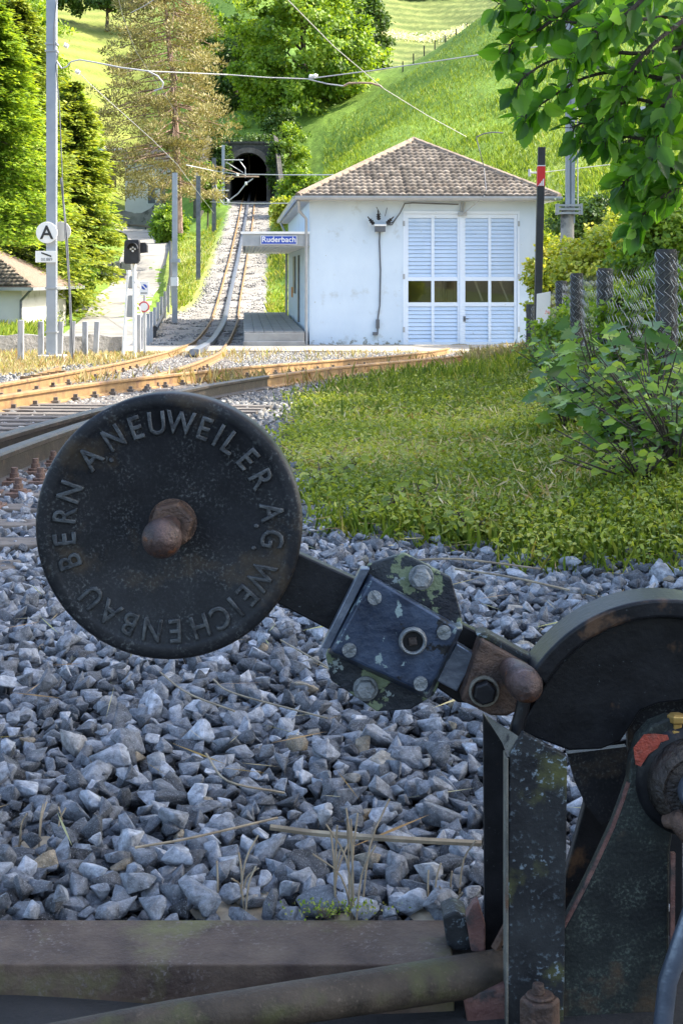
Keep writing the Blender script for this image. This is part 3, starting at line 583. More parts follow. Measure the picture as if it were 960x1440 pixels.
# ---------------- houses and walls at left
def simple_house(name, label, loc, rz, w, d, h, rise, over, wallm, roofm, wins=(), cat='house'):
    t = thing(name, label, cat, loc, rz); mb = MB(); mb.box(0, w, 0, d, -1.5, h); mb.build('wall', wallm, t)
    a, b, c, e = -over, w+over, -over, d+over; r2 = min(b-a, e-c)/2*.98; mb = MB()
    if b-a > e-c: top = [(a+r2, (c+e)/2), (b-r2, (c+e)/2)]
    else: top = [((a+b)/2, c+r2), ((a+b)/2, e-r2)]
    z = h; Z = h+rise
    V = [(a, c, z), (b, c, z), (b, e, z), (a, e, z), (a, c, z+.1), (b, c, z+.1), (b, e, z+.1), (a, e, z+.1), (*top[0], Z), (*top[1], Z)]
    fs = [(0, 1, 2, 3), (0, 1, 5, 4), (1, 2, 6, 5), (2, 3, 7, 6), (3, 0, 4, 7)]
    fs += [(4, 5, 9, 8), (5, 6, 9), (6, 7, 8, 9), (7, 4, 8)] if b-a > e-c else [(4, 5, 8), (5, 6, 9, 8), (6, 7, 9), (7, 4, 8, 9)]
    mb.add(V, fs); mb.build('roof', roofm, t)
    mb = MB(); mb.box(a-.08, b+.08, c-.1, c-.001, h-.06, h+.06); mb.box(b+.001, b+.1, c-.1, e, h-.06, h+.06); mb.build('gutter', M['zinc'], t)
    for (wx, wz, ww, wh, side) in wins:
        mb = MB()
        if side == 'f': mb.box(wx, wx+ww, -.03, .04, wz, wz+wh)
        else: mb.box(w-.04, w+.03, wx, wx+ww, wz, wz+wh)
        f = mb.build('window', M['white'], t); mb = MB()
        if side == 'f': mb.box(wx+.08, wx+ww-.08, -.045, -.031, wz+.08, wz+wh-.08)
        else: mb.box(w+.031, w+.045, wx+.08, wx+ww-.08, wz+.08, wz+wh-.08)
        mb.build('pane', M['steel_dk'], f)
    return t
M['wall_w'] = mat('wall_white', (.66, .64, .60), (.74, .72, .68), .9, .8, spots=((.5, .48, .42), 1.5, .6, .1))
M['tile_flat'] = mat('tile_far', (.17, .12, .09), (.28, .21, .16), .9, 14, bump=.6, bscale=12)
hp = P(58, 470, 60)
hs = simple_house('garden_house', 'small cream house with brown tiled hip roof at the left edge', (hp.x-7.2-.35, 60, hp.z), R(-6), 7.0, 6, 1.75, 1.95, .55, M['wall_w'], M['tile_flat'], [(.8, .5, 1, 1, 'f')])
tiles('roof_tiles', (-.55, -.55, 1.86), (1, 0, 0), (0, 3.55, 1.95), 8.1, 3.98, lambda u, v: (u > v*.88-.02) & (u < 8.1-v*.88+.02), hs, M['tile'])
mb = MB(); mb.tube([(7.5, -.5, 1.7), (7.0, -.1, 1.3), (7.0, -.1, 0)], .05, 8); mb.build('downpipe', M['steel_dk'], hs)
p = P(176, 304, 157); simple_house('white_house', 'white house with big windows half hidden behind the pine', (p.x, 157, p.z), R(4), 4.6, 8, 5.5, 2, .6, M['wall_w'], M['tile_flat'], [(2.2, 1.2, .9, 2.4, 'f'), (3.4, 1.2, .8, 2.4, 'f')])
p = P(112, 240, 146); simple_house('chalet', 'low dark chalet with overhanging roof between the conifers', (p.x, 146, p.z), R(8), 3.4, 5, 1.9, .7, .9, mat('dark_wood', (.05, .035, .025), (.09, .06, .04), .9, 3), M['conc'], [(1.0, .5, 1.2, 1.0, 'f')])
p = P(300, 20, 290)
def wall(name, label, a, b, Y0, Y1, h, th, m, cat='wall', stonesz=None):
    """stone wall following the ground between two photo columns"""
    n = 14; mb = MB(); rings = []
    for i in range(n+1):
        f = i/n; Y = Y0+(Y1-Y0)*f; x = (a+(b-a)*f-480)*Y/F; z = Hs(x, Y); hh = h+rnd.uniform(-.05, .05)
        rings.append([(x, Y, z-.6), (x, Y+th, z-.6), (x, Y+th, z+hh), (x, Y, z+hh)])
    mb.loops(rings); o = mb.build(name, m, None); return tag(o, label, cat)
M['block'] = mat('block', (.16, .16, .15), (.26, .25, .24), .9, 1.3, bump=1, bscale=9, spots=((.09, .09, .085), 1.1, .55, .06))
wall('stone_wall', 'low mossy stone wall behind the grey stub posts', -40, 172, 38, 40, .42, .3, M['block'])
wall('stone_wall', 'dark stone garden wall below the white house', 166, 232, 150, 150, 1.8, .5, M['block'])
p = P(130, 398, 96); bw = thing('block_wall', 'rough grey boulder wall at the bend of the driveway', 'wall', (p.x, 96, p.z))
mb = MB(p)
for r_ in range(3):
    x = p.x-.1*r_
    while x < p.x+1.95:
        s = rnd.uniform(.4, .75); mb.box(x, x+s-.04, 96+rnd.uniform(-.08, .08), 97, p.z-.3+r_*.55, p.z+.22+r_*.55); x += s
mb.build('boulders', M['block'], bw, bevel=.06)
# driveway edge kerb (black cable duct / rail)
pts = [(218, 478), (228, 450), (236, 425), (240, 400), (240, 370), (236, 350), (225, 335), (205, 326), (172, 322)]; Ys = [56, 64, 76, 92, 112, 126, 134, 142, 150]
mb = MB(); mb.tube([(P(a, b, Y).x, Y, Hs(P(a, b, Y).x, Y)+.35) for (a, b), Y in zip(pts, Ys)], .11, 6)
g = thing('guard_rail', 'low black guard rail curving along the driveway edge', 'guard rail'); mb.build('rail', M['black'], g)
for (a, b), Y in zip(pts, Ys): x = P(a, b, Y).x; m2 = MB(); m2.box(x-.05, x+.05, Y-.05, Y+.05, Hs(x, Y)-.3, Hs(x, Y)+.35); m2.build('post', M['black'], g)
# ---------------- fence stubs at left
M['stub'] = mat('stub_wood', (.30, .31, .33), (.44, .44, .44), .8, 5, stretch=(1, 1, .3), spots=((.16, .15, .14), 3, .55, .1))
f1 = thing('stub_fence', 'row of grey square stub posts beside the lettered mast', 'fence')
for px, tp, Y in ((30, 450, 31), (58, 452, 32.5), (86, 452, 33.5), (103, 452, 33.8), (120, 452, 34.5), (137, 452, 35)):
    q = P(px, tp, Y); zg = Hs(q.x, Y); mb = MB(); l = rnd.uniform(-.03, .05); w_ = .055
    mb.loops([[(q.x-w_-l, Y-w_, zg-.2), (q.x+w_-l, Y-w_, zg-.2), (q.x+w_-l, Y+w_, zg-.2), (q.x-w_-l, Y+w_, zg-.2)], [(q.x-w_, Y-w_, q.z), (q.x+w_, Y-w_, q.z), (q.x+w_, Y+w_, q.z), (q.x-w_, Y+w_, q.z)]]); mb.build('post', M['stub'], f1, bevel=.008)
f2 = thing('stub_fence', 'row of grey posts climbing beside the driveway toward the thin mast', 'fence')
for k in range(11):
    f = k/10; px = 195+47*f**1.05; Y = 40+34*f; x = (px-480)*Y/F; zg = Hs(x, Y); mb = MB(); h = .95+.25*f; mb.box(x-.055, x+.055, Y-.055, Y+.055, zg-.3, zg+h); mb.build('post', M['stub'], f2)
# ---------------- masts
def ibeam(mb, x, y, z0, z1, w, d, t=.02):
    for a, b, c, e in ((x-w/2, x+w/2, y-d/2, y-d/2+t), (x-w/2, x+w/2, y+d/2-t, y+d/2), (x-t/2, x+t/2, y-d/2+t, y+d/2-t)): mb.box(a, b, c, e, z0, z1)
q = P(73, 507, 31.5); gx, gy = q.x, 31.5; gz = Hs(gx, gy)
ms = thing('catenary_mast', 'tall galvanised mast with round A sign at the left', 'mast', (gx, gy, gz)); of = (gx, gy, gz)
mb = MB(of); mb.box(gx-.098, gx+.098, gy-.07, gy-.045, gz, 7.6); mb.box(gx+.075, gx+.098, gy-.044, gy+.12, gz, 7.6); mb.box(gx-.098, gx-.075, gy-.044, gy+.12, gz, 7.6); mb.build('mast_beam', M['steel'], ms, bevel=.006)
mb = MB(of); mb.box(gx-.28, gx+.28, gy-.25, gy+.25, gz-.2, gz+.09); mb.build('mast_base', M['conc'], ms, bevel=.03)
mb = MB(of)
for py in (72, 62, 405, 467): z = P(0, py, gy).z; mb.box(gx-.12, gx+.12, gy-.09, gy+.14, z-.018, z+.018); mb.build('clamp', M['zinc'], ms); mb = MB(of)
def rsign(off_, par, px, py, Y, r, m, txt=None, tm=None, name='sign_plate', th=.02, side=-1):
    c = P(px, py, Y); mb = MB(off_); mb.lathe((c.x, Y, c.z), (0, 1, 0), [(0, r*.98), (.004, r), (th, r), (th+.003, r*.98)], 40); o = mb.build(name, m, par)
    if txt: text(txt, r*1.75, (c.x-off_[0], Y-off_[1]-.004, c.z-off_[2]-.01), UP, tm, o, ext=.002, bev=.006)
    return o
M['sign_w'] = mat('sign_white', (.80, .80, .78), (.84, .84, .82), .5, 4)
rsign(of, ms, 66, 327, 31.32, .215, M['sign_w'], 'A', M['black'])
rsign(of, ms, 86, 325.5, 31.75, .20, mat('sign_back', (.66, .64, .58), (.72, .70, .64), .5, 4))
a = P(50, 353, 31.33); b = P(80, 369, 31.33); mb = MB(of); mb.box(a.x, b.x, 31.33, 31.345, b.z, a.z); pl = mb.build('number_plate', M['sign_w'], ms, bevel=.004)
mb = MB(of); a = P(58.5, 355.5, 31.325); b = P(72.5, 360.5, 31.325); d = Vector((0, 0, .016)); mb.loops([[a-d, a+d, a+d+Vector((0, .004, 0)), a-d+Vector((0, .004, 0))], [b-d, b+d, b+d+Vector((0, .004, 0)), b-d+Vector((0, .004, 0))]]); mb.build('slope_mark', M['black'], pl)
c = P(66, 365, 31.32); text('00.889', .085, (c.x-gx, 31.326-gy, c.z-gz), UP, M['steel_dk'], pl, ext=.001)
# cables running down beside the mast
mb = MB(of); mb.tube([P(82, 75, 31.4), P(79, 92, 31.4), P(84, 150, 31.5), P(88, 250, 31.5), P(92, 330, 31.5), P(97, 400, 31.5), P(101, 505, 31.5)], .012, 5); mb.tube([P(80, 0, 31.4), P(76, 40, 31.4), P(76, 70, 31.4)], .010, 5); mb.tube([P(86, 250, 31.6), P(94, 330, 31.6), P(99, 420, 31.6), P(103, 505, 31.6)], .022, 6); mb.build('down_cable', M['steel_dk'], ms)
mb = MB(of); mb.tube([P(79, 75, 31.4), P(80, 86, 31.4), P(87, 96, 31.4), P(94, 94, 31.4), P(100, 87, 31.4), P(112, 84, 31.4), P(135, 88, 31.4), P(170, 95, 31.4), P(208, 100, 31.4), P(222, 107, 31.4), P(230, 117, 31.4), P(228, 124, 31.4), P(217, 128, 31.4)], .016, 6); mb.build('bracket_arm', M['wire'], ms, smooth=True)
mb = MB(of)
for px, py in ((93, 63), (109, 100)): c = P(px, py, 31.4); mb.lathe((c.x-.04, c.y, c.z), (1, 0, -.4), [(0, .02), (.01, .055), (.03, .03), (.05, .06), (.07, .03), (.09, .05), (.1, .02)], 10)
mb.build('insulator', M['white'], ms, smooth=True)
def mast(px, top, bot, Y, label, wpx=9, m='steel', boxes=True):
    w_ = wpx*Y/F; a = P(px, top, Y); b = P(px, bot, Y); t = thing('catenary_mast', label, 'mast', (a.x, Y, b.z)); o = (a.x, Y, b.z)
    mb = MB(o); ibeam(mb, a.x, Y, b.z-.6, a.z, w_, w_, .03); mb.build('mast_beam', M[m], t)
    mb = MB(o); mb.box(a.x-w_*1.0, a.x+w_*1.0, Y-w_*1.0, Y+w_*1.0, b.z-.8, b.z+.12); mb.build('mast_base', M['conc'], t); return t, o
t, o = mast(246, 243, 463, 66, 'thin grey mast with a white box near the foot of the grass strip', 7)
mb = MB(o); a = P(241, 390, 65.8); b = P(251, 402, 65.8); mb.box(a.x, b.x, 65.6, 65.78, b.z, a.z); mb.build('cable_box', M['sign_w'], t); mb = MB(o); a = P(241, 364, 65.8); b = P(254, 369, 65.8); mb.box(a.x, b.x, 65.6, 65.78, b.z, a.z); mb.build('bracket', M['steel'], t)
mast(279, 248, 407, 90, 'middle thin mast standing in the grass strip left of the track', 6, 'steel_dk')
t, o = mast(301, 222, 342, 117, 'mast nearest the tunnel with brown cantilever arms', 5.5, 'steel_dk')
mb = MB(o); Y = 117
mb.tube([P(302, 248, Y), P(364, 248.5, Y)], .055, 6); mb.tube([P(302, 233, Y), P(345, 247, Y)], .03, 5); mb.build('cantilever_arm', M['cop'], t)
mb = MB(o); mb.tube([P(302, 268, Y), P(322, 268, Y)], .05, 6); mb.tube([P(302, 255, Y), P(309, 280, Y), P(315, 288, Y), P(320, 288, Y), P(323, 281, Y), P(335, 272, Y), P(346, 258, Y), P(356, 251, Y)], .045, 6); mb.tube([P(303, 270, Y), P(314, 275, Y), P(321, 281, Y)], .03, 5); mb.build('registration_arm', M['wire'], t, smooth=True)
mb = MB(o)
for px, py in ((334, 246), (346, 258), (321, 283)): c = P(px, py, Y); mb.lathe((c.x-.1, Y, c.z), (1, 0, 0), [(0, .05), (.04, .13), (.16, .13), (.2, .05)], 8)
mb.build('insulator', M['sign_w'], t, smooth=True)
t, o = mast(314, 204, 300, 137, 'pale mast standing directly left of the tunnel mouth', 4)
mb = MB(o); Y = 137; mb.tube([P(315, 225, Y), P(342, 225, Y)], .05, 5); mb.tube([P(318, 228, Y), P(342, 243, Y)], .04, 5); mb.tube([P(337, 226, Y), P(345, 237, Y), P(345, 250, Y)], .05, 5); mb.build('cantilever_arm', M['wire'], t)
# right masts
Y = 30.; a = P(801, 60, Y); zg = Hs(a.x, Y); t = thing('catenary_mast', 'double steel mast in a round concrete socket right of the shed', 'mast', (a.x, Y, zg)); o = (a.x, Y, zg)
mb = MB(o); b = P(797, 292, Y); mb.box(a.x-.085, a.x-.015, Y-.06, Y+.06, b.z-.3, 6.2); mb.box(a.x+.015, a.x+.085, Y-.06, Y+.06, b.z-.3, 6.2); mb.box(a.x-.014, a.x+.014, Y-.02, Y+.02, b.z-.3, 6.2); mb.build('mast_beam', M['steel'], t)
mb = MB(o); mb.lathe((b.x, Y, zg-.3), (0, 0, 1), [(0, .16), (b.z-zg+.3-.03, .125), (b.z-zg+.3, .11)], 20); mb.build('concrete_socket', mat('old_conc', (.22, .20, .17), (.40, .38, .33), .9, 2.5, bump=.8, bscale=25, spots=((.10, .10, .09), 3, .52, .1)), t, smooth=True)
mb = MB(o); c = P(781, 289, Y); e = P(817, 300, Y)
for k in range(3): zz = c.z+(e.z-c.z)*k/2; mb.box(c.x, e.x, Y-.16-k*.0, Y-.10, zz-.02, zz+.02)
mb.box(e.x-.04, e.x, Y-.17, Y+.1, e.z-.03, c.z+.03); mb.box(c.x, c.x+.04, Y-.17, Y+.1, e.z-.03, c.z+.03); mb.build('clamp_frame', M['zinc'], t)
mb = MB(o); c = P(0, 338, Y); mb.lathe((b.x, Y, c.z), (0, 0, 1), [(0, .15), (.03, .15)], 20); mb.tube([P(811, 140, Y), P(812, 290, Y)], .012, 5); mb.build('strap', M['wire'], t)
t, o = mast(904, 150, 300, 60, 'distant mast showing below the overhanging leaves at right', 8)
# black red banded post
Y = 21.; b = P(756, 420, Y); a = P(761, 207, Y); t = thing('marker_post', 'slim black post with a red band right of the shed', 'post', (b.x, Y, Hs(b.x, Y))); o = (b.x, Y, Hs(b.x, Y)); zg = o[2]
def lean(z): return b.x+(a.x-b.x)*(z-b.z)/(a.z-b.z)
def seg(z0, z1, r, m, name, par=t):
    mb = MB(o); mb.loops([[(lean(z)-r, Y-r, z), (lean(z)+r, Y-r, z), (lean(z)+r, Y+r, z), (lean(z)-r, Y+r, z)] for z in (z0, z1)]); return mb.build(name, m, par, bevel=.004)
seg(zg-.2, a.z, .048, M['black'], 'post_body'); zr0 = P(0, 262, Y).z; zr1 = P(0, 234, Y).z
rb = seg(zr0, zr1, .052, M['red'], 'red_band'); seg(zr1, zr1+.012, .053, M['sign_w'], 'white_line', rb)
mb = MB(o); yy = Y-.0535; x_ = lean(zr0)
for k in range(4): mb.add([(x_-.045+k*.022, yy, zr0+.004), (x_-.03+k*.022, yy, zr0+.004), (x_-.03+k*.022, yy, zr0+.02+k*.028), (x_-.045+k*.022, yy, zr0+.004+k*.028)], [(0, 1, 2, 3)])
mb.build('white_emblem', M['sign_w'], rb)
# white board tied to the fence
Y = 19.5; a = P(752, 410, Y); b = P(778, 520, Y); mb = MB(); mb.loops([[(a.x, Y, b.z), (a.x+.17, Y+.05, b.z), (a.x+.17, Y+.07, b.z), (a.x, Y+.02, b.z)], [(a.x+.02, Y, a.z-.03), (a.x+.20, Y+.05, a.z), (a.x+.20, Y+.07, a.z), (a.x+.02, Y+.02, a.z-.03)]])
tag(mb.build('poster_board', mat('poster', (.68, .66, .62), (.76, .74, .70), .7, 3, spots=((.75, .32, .26), 7, .60, .04)), bevel=.003), 'white weathered board with faded red blotches on the fence end', 'board')
# ---------------- signal
Y = 34.; q = P(190, 506, Y); zg = Hs(q.x, Y); t = thing('shunting_signal', 'black railway signal head on a white pole by the driveway', 'signal', (q.x, Y, zg)); o = (q.x, Y, zg)
mb = MB(o); mb.tube([(q.x, Y, zg-.1), P(188.5, 345, Y)], .045, 10); mb.build('pole', M['sign_w'], t, smooth=True)
mb = MB(o); mb.tube([P(173, 505, Y+.2), P(181, 385, Y+.2)], .035, 8); mb.tube([P(181, 385, Y+.2), P(181, 380, Y+.2)], .05, 8); mb.build('side_pole', M['sign_w'], t, smooth=True)
hx = [(175, 340), (179, 337), (195, 337), (196, 342), (196, 366), (193, 371), (176, 371), (174, 368)]
mb = MB(o); mb.ppx(hx, Y-.25, .22); hd = mb.build('signal_head', M['black'], t, bevel=.012)
mb = MB(o)
for dx, dz in ((-.045, .0), (.045, 0), (0, -.045), (0, .03)): c = P(187, 350, Y-.27); mb.lathe((c.x+dx, Y-.28, c.z+dz), (0, 1, 0), [(0, .022), (.03, .026)], 10)
mb.build('lens', M['sign_w'], hd, smooth=True)
c = P(187, 349, Y-.27); mb = MB(o); n = 12; ring1 = [(c.x+.12*math.cos(math.pi*i/n), c.z-.01+.13*math.sin(math.pi*i/n)) for i in range(n+1)]; ring2 = [(c.x+.105*math.cos(math.pi*i/n), c.z-.01+.115*math.sin(math.pi*i/n)) for i in range(n, -1, -1)]; mb.prism(ring1+ring2, Y-.42, Y-.25); mb.build('hood', M['black'], hd)
mb = MB(o); mb.ppx([(197, 341), (205, 341), (207, 345), (207, 355), (197, 356)], Y-.05, .2); mb.build('relay_box', M['black'], t, bevel=.01)
mb = MB(o)
for (a, b, c_, d) in ((180, 388, 187, 406), (178, 415, 188, 446)): mb.ppx([(a+2, b), (c_, b), (c_, d), (a, d)], Y+.05, .12)
mb.build('cabinet', mat('cab_grey', (.30, .31, .31), (.38, .38, .38), .6, 3), t, bevel=.008)
mb = MB(o); mb.tube([P(191, 395, Y-.02), P(195, 398, Y-.08), P(198, 405, Y-.02)], .014, 6); mb.tube([P(191, 428, Y-.02), P(196, 431, Y-.08), P(199, 440, Y-.02), P(199, 446, Y)], .014, 6); mb.build('cable_loop', M['sign_w'], t)
Y = 36.; q = P(204, 500, Y); zg = Hs(q.x, Y); t = thing('road_sign', 'traffic sign pole with parking ban plate above a red ringed disc', 'traffic sign', (q.x, Y, zg)); o = (q.x, Y, zg)
mb = MB(o); mb.tube([(q.x, Y, zg-.1), P(203.5, 396, Y)], .03, 8); mb.build('pole', M['zinc'], t)
mb = MB(o); mb.ppx([(196.5, 396), (209.5, 396), (209.5, 415.5), (196.5, 415.5)], Y-.06, .015); s1 = mb.build('plate', M['sign_w'], t, bevel=.003)
c = P(203, 403.5, Y-.07); mb = MB(o); mb.lathe((c.x, Y-.066, c.z), (0, 1, 0), [(0, .062), (.004, .062)], 24); mb.build('blue_disc', M['blue'], s1)
mb = MB(o); d = .045; mb.loops([[(c.x-d-.01, Y-.07, c.z+d-.006), (c.x-d+.01, Y-.07, c.z+d+.01), (c.x-d+.01, Y-.068, c.z+d+.01), (c.x-d-.01, Y-.068, c.z+d-.006)], [(c.x+d-.01, Y-.07, c.z-d-.01), (c.x+d+.01, Y-.07, c.z-d+.006), (c.x+d+.01, Y-.068, c.z-d+.006), (c.x+d-.01, Y-.068, c.z-d-.01)]]); mb.build('white_bar', M['sign_w'], s1)
mb = MB(o); c2 = P(203, 412, Y); mb.box(c2.x-.075, c2.x+.075, Y-.064, Y-.061, c2.z-.012, c2.z+.012); mb.build('text_line', M['steel_dk'], s1)
s2 = rsign(o, t, 202.5, 431.5, Y-.07, .128, mat('ring_red', (.55, .10, .10), None, .5), name='ban_disc'); rsign(o, s2, 202.5, 431.5, Y-.075, .092, M['sign_w'], name='white_disc')
# ---------------- overhead wires
def wire(label, pts, r=.012, m='wire', group=None):
    mb = MB(); mb.tube(pts, r*.72, 5); o = mb.build('overhead_wire', M[m]); return tag(o, label, 'wire', group)
wire('span wire from the A mast sagging across to the right mast', [P(208, 100, 31.4), P(320, 105, 33), P(375, 109, 33.2), P(432, 111, 33.4), P(525, 99, 33), P(600, 88, 32.4), P(700, 73, 31.5), P(800, 60, 30.2)], .017)
wire('contact wire rising over the shed roof ridge to the upper left', [P(385, -20, 20), P(470, 66, 27), P(540, 125, 33), P(600, 162, 38), P(655, 192, 43)], .013)
tag(MB().tube([P(432, 111, 33.4), P(460, 118, 33.2), P(483, 121, 33)], .015, 5).build('wire_hanger', M['wire']), 'short pale hanger rod joined below the span wire', 'hanger')
tag(MB().tube([P(483, 121, 33), P(490, 117, 33), P(505, 116.5, 33), P(522, 117, 33), P(535, 121, 33), P(537, 124, 33)], .022, 6).build('registration_arm', M['cop']), 'brown curved steady arm on the diagonal wire', 'steady arm')
tag(MB().lathe(P(442, 108, 33.4)-Vector((.12, 0, 0)), (1, 0, .15), [(0, .02), (.03, .05), (.1, .03), (.14, .05), (.2, .02)], 8).build('insulator', M['sign_w'], smooth=True), 'white insulator in the middle of the span wire', 'insulator')
g = MB(); g.tube([P(669, 193, 45.5), P(680, 188, 45.5), P(692, 186, 45.5), P(707, 187, 45.5)], .02, 5); g.tube([P(669, 193, 45.5), P(674, 212, 45.5), P(680, 236, 46.6), P(683, 268, 46.2), P(678, 277, 46.3)], .014, 5); tag(g.build('trolley_hook', M['steel_dk']), 'dark hooked rod sticking up over the right roof slope', 'rod')
wire('upper contact wire passing in front of the tunnel arch to the shed roof', [P(262, 232, 66), P(300, 240, 80), P(334, 245, 70), P(400, 246, 60), P(470, 246, 52)], .03)
wire('lower wire in front of the tunnel ending at the canopy side', [P(296, 284, 100), P(322, 285, 90), P(345, 286, 80), P(420, 286, 60)], .035)
wire('diagonal stay wire running from the mast insulator across the pine', [P(109, 100, 31.5), P(128, 119, 34), P(215, 197, 48), P(250, 232, 60), P(272, 262, 75), P(301, 300, 100)], .014)
wire('thin dark wire slanting down through the top of the pine', [P(165, -10, 26), P(172, 20, 30), P(190, 70, 40), P(230, 130, 60), P(262, 180, 90), P(301, 250, 117)], .012, 'steel_dk')
wire('thin pale wire at the top left crossing behind the mast', [P(240, -15, 40), P(200, 10, 40), P(184, 18, 40)], .012)
mb = MB(); c = P(769, 243, 44); mb.tube([P(744, 243, 44), P(757, 243, 44)], .03, 6); mb.tube([P(744, 238, 44), P(744, 248, 44)], .04, 6); mb.tube([P(757, 243, 44), P(870, 230, 44)], .012, 5); tag(mb.build('wire_anchor', M['wire']), 'small white anchor fitting beside the black post above the roof corner', 'fitting')
# ---------------- the switch stand in the foreground
M['iron'] = mat('black_iron', (.005, .006, .008), (.020, .022, .026), .46, 14, metal=.1, bump=.10, bscale=160, spec=.3, spots=((.11, .12, .12), 250, .52, .18), spots2=((.05, .038, .025), 9, .56, .12), lo=.3, hi=.7)
M['iron2'] = mat('greasy_iron', (.004, .0045, .006), (.016, .017, .020), .40, 18, metal=.1, spec=.3, bump=.10, bscale=130, spots=((.085, .05, .03), 12, .60, .08), spots2=((.11, .13, .14), 190, .66, .05))
M['moss_iron'] = mat('mossy_iron', (.007, .008, .010), (.026, .029, .031), .58, 16, metal=.05, spec=.3, bump=.2, bscale=150, spots=((.085, .09, .03), 11, .53, .13), spots2=((.22, .28, .32), 150, .57, .08))
M['wing'] = mat('wing_iron', (.007, .009, .010), (.024, .030, .027), .56, 9, metal=.12, bump=.25, bscale=140, spots=((.09, .11, .09), 260, .50, .2), spots2=((.075, .05, .03), 10, .58, .12), spec=.3)
M['rust'] = mat('rust_iron', (.045, .030, .025), (.13, .08, .055), .6, 34, metal=.3, bump=.7, bscale=90, spots=((.045, .035, .03), 9, .52, .1))
M['knob'] = mat('knob_iron', (.035, .026, .025), (.11, .07, .06), .42, 45, metal=.35, bump=.35, bscale=160, spots=((.22, .17, .17), 90, .60, .08), spots2=((.14, .06, .03), 40, .62, .05))
M['boxp'] = mat('box_paint', (.010, .018, .038), (.05, .075, .125), .33, 20, metal=.2, bump=.2, bscale=90, spots=((.24, .32, .33), 34, .615, .02), spots2=((.010, .012, .016), 22, .60, .03))
M['flange'] = mat('flange_paint', (.008, .011, .018), (.026, .036, .045), .5, 8, metal=.2, bump=.6, bscale=40, spots=((.15, .19, .11), 22, .54, .015), spots2=((.25, .30, .30), 40, .63, .02))
M['bolt'] = mat('bolt_steel', (.15, .17, .18), (.28, .30, .31), .5, 40, metal=.5, bump=.5, bscale=120, spots=((.08, .10, .09), 30, .58, .1))
M['plate'] = mat('bare_plate', (.12, .15, .20), (.22, .26, .33), .32, 18, metal=.7, bump=.2, spots=((.05, .05, .06), 14, .62, .1))
M['edge'] = mat('worn_edge', (.09, .09, .075), (.20, .19, .155), .7, 20, bump=.6, bscale=90, spots=((.12, .07, .04), 12, .55, .1), spots2=((.03, .03, .03), 30, .62, .05))
M['redrust'] = mat('red_rust', (.09, .035, .03), (.19, .10, .08), .7, 18, bump=.6, bscale=80, spots=((.04, .035, .035), 20, .52, .1))
M['redp'] = mat('red_patch', (.26, .035, .02), (.38, .07, .035), .6, 60, bump=.6, bscale=150, spots=((.02, .016, .016), 60, .50, .06))
DY = 2.0; dc = P(237, 741, DY); hub = P(962, 1092, 1.97)
base = (P(760, 0, 1.9).x, 1.95, -.06)
lv = thing('switch_lever', 'black iron switch stand with round cast counterweight lever beside the ballast', 'switch lever', base); o = base
R_ = .1705; mb = MB(o)
mb.lathe(dc, (0, 1, 0), [(.0025, 0.001), (.0025, .150), (.0010, .1530), (0, .156), (0, .1655), (.0015, .1685), (.005, .1705), (.040, .1705), (.046, .1675), (.048, .160)], 128)
cw = mb.build('counterweight', M['iron'], lv, smooth=True)
def put_letter(ch, ang, rad, size, c, y):
    a = R(ang); rot = Matrix.Rotation(R(90), 3, 'X') @ Matrix.Rotation(-a, 3, 'Z')
    return text(ch, size, (c[0]+rad*math.sin(a), y, c[2]+rad*math.cos(a)), rot.to_quaternion(), M['iron'], False, ext=.0018, bev=.0016, narrow=.84, thin=.0007)
LET = [('A', -48.7), ('.', -40.5), ('N', -31.5), ('E', -18.4), ('U', -6.4), ('W', 6.6), ('E', 19.9), ('I', 28.6), ('L', 36.4), ('E', 49.3), ('R', 62.6), ('A', 81.8), ('.', 89.5), ('G', 96.8), ('.', 104), ('W', 118), ('E', 130.8), ('I', 140), ('C', 150), ('H', 162.3), ('E', 176), ('N', 189), ('B', 201.7), ('A', 214.5), ('U', 227.4), ('B', 250.3), ('E', 262.9), ('R', 276), ('N', 289.5)]
lb = bmesh.new()
for ch, an in LET:
    me = put_letter(ch, an, .1318 if ch != '.' else .1225, .0415, (dc.x-o[0], 0, dc.z-o[2]), DY-o[1]+.0015); lb.from_mesh(me); bpy.data.meshes.remove(me)
bmesh.ops.remove_doubles(lb, verts=lb.verts, dist=.00001)
me = bpy.data.meshes.new('lettering'); lb.to_mesh(me); me.materials.append(mat('letter_iron', (.018, .021, .025), (.095, .105, .11), .40, 60, metal=.25, bump=.3, bscale=120)); lo = bpy.data.objects.new('lettering', me); COL.objects.link(lo); lo.parent = cw
n0 = P(243, 735, DY); mb = MB(o); mb.lathe((n0.x, DY-.021, n0.z), (0, 1, 0), [(0, .025), (.002, .029), (.020, .030), (.0225, .030)], 6, ph=.3); mb.lathe((n0.x, DY-.0005, n0.z), (0, 1, 0), [(0, .031), (.001, .031)], 24); mb.build('nut', M['rust'], cw, bevel=.001)
kb = P(228, 757, 1.90); mb = MB(o); prof = [(-.0245*math.cos(math.pi*i/14), max(.0003, .0245*math.sin(math.pi*i/14))) for i in range(12)] + [(.026, .0135), (.075, .0135)]
mb.lathe(kb, Vector((n0.x, DY-.02, n0.z))-kb, prof, 32); mb.build('knob', M['knob'], cw, smooth=True)
# lever bar
mb = MB(o); mb.ppx([(330, 742), (424, 780), (505, 817), (650, 878), (742, 926), (800, 960), (780, 1010), (716, 996), (643, 988), (600, 958), (468, 889), (394, 851), (330, 822)], 2.016, .022); mb.build('lever_bar', M['iron2'], lv, bevel=.0025)
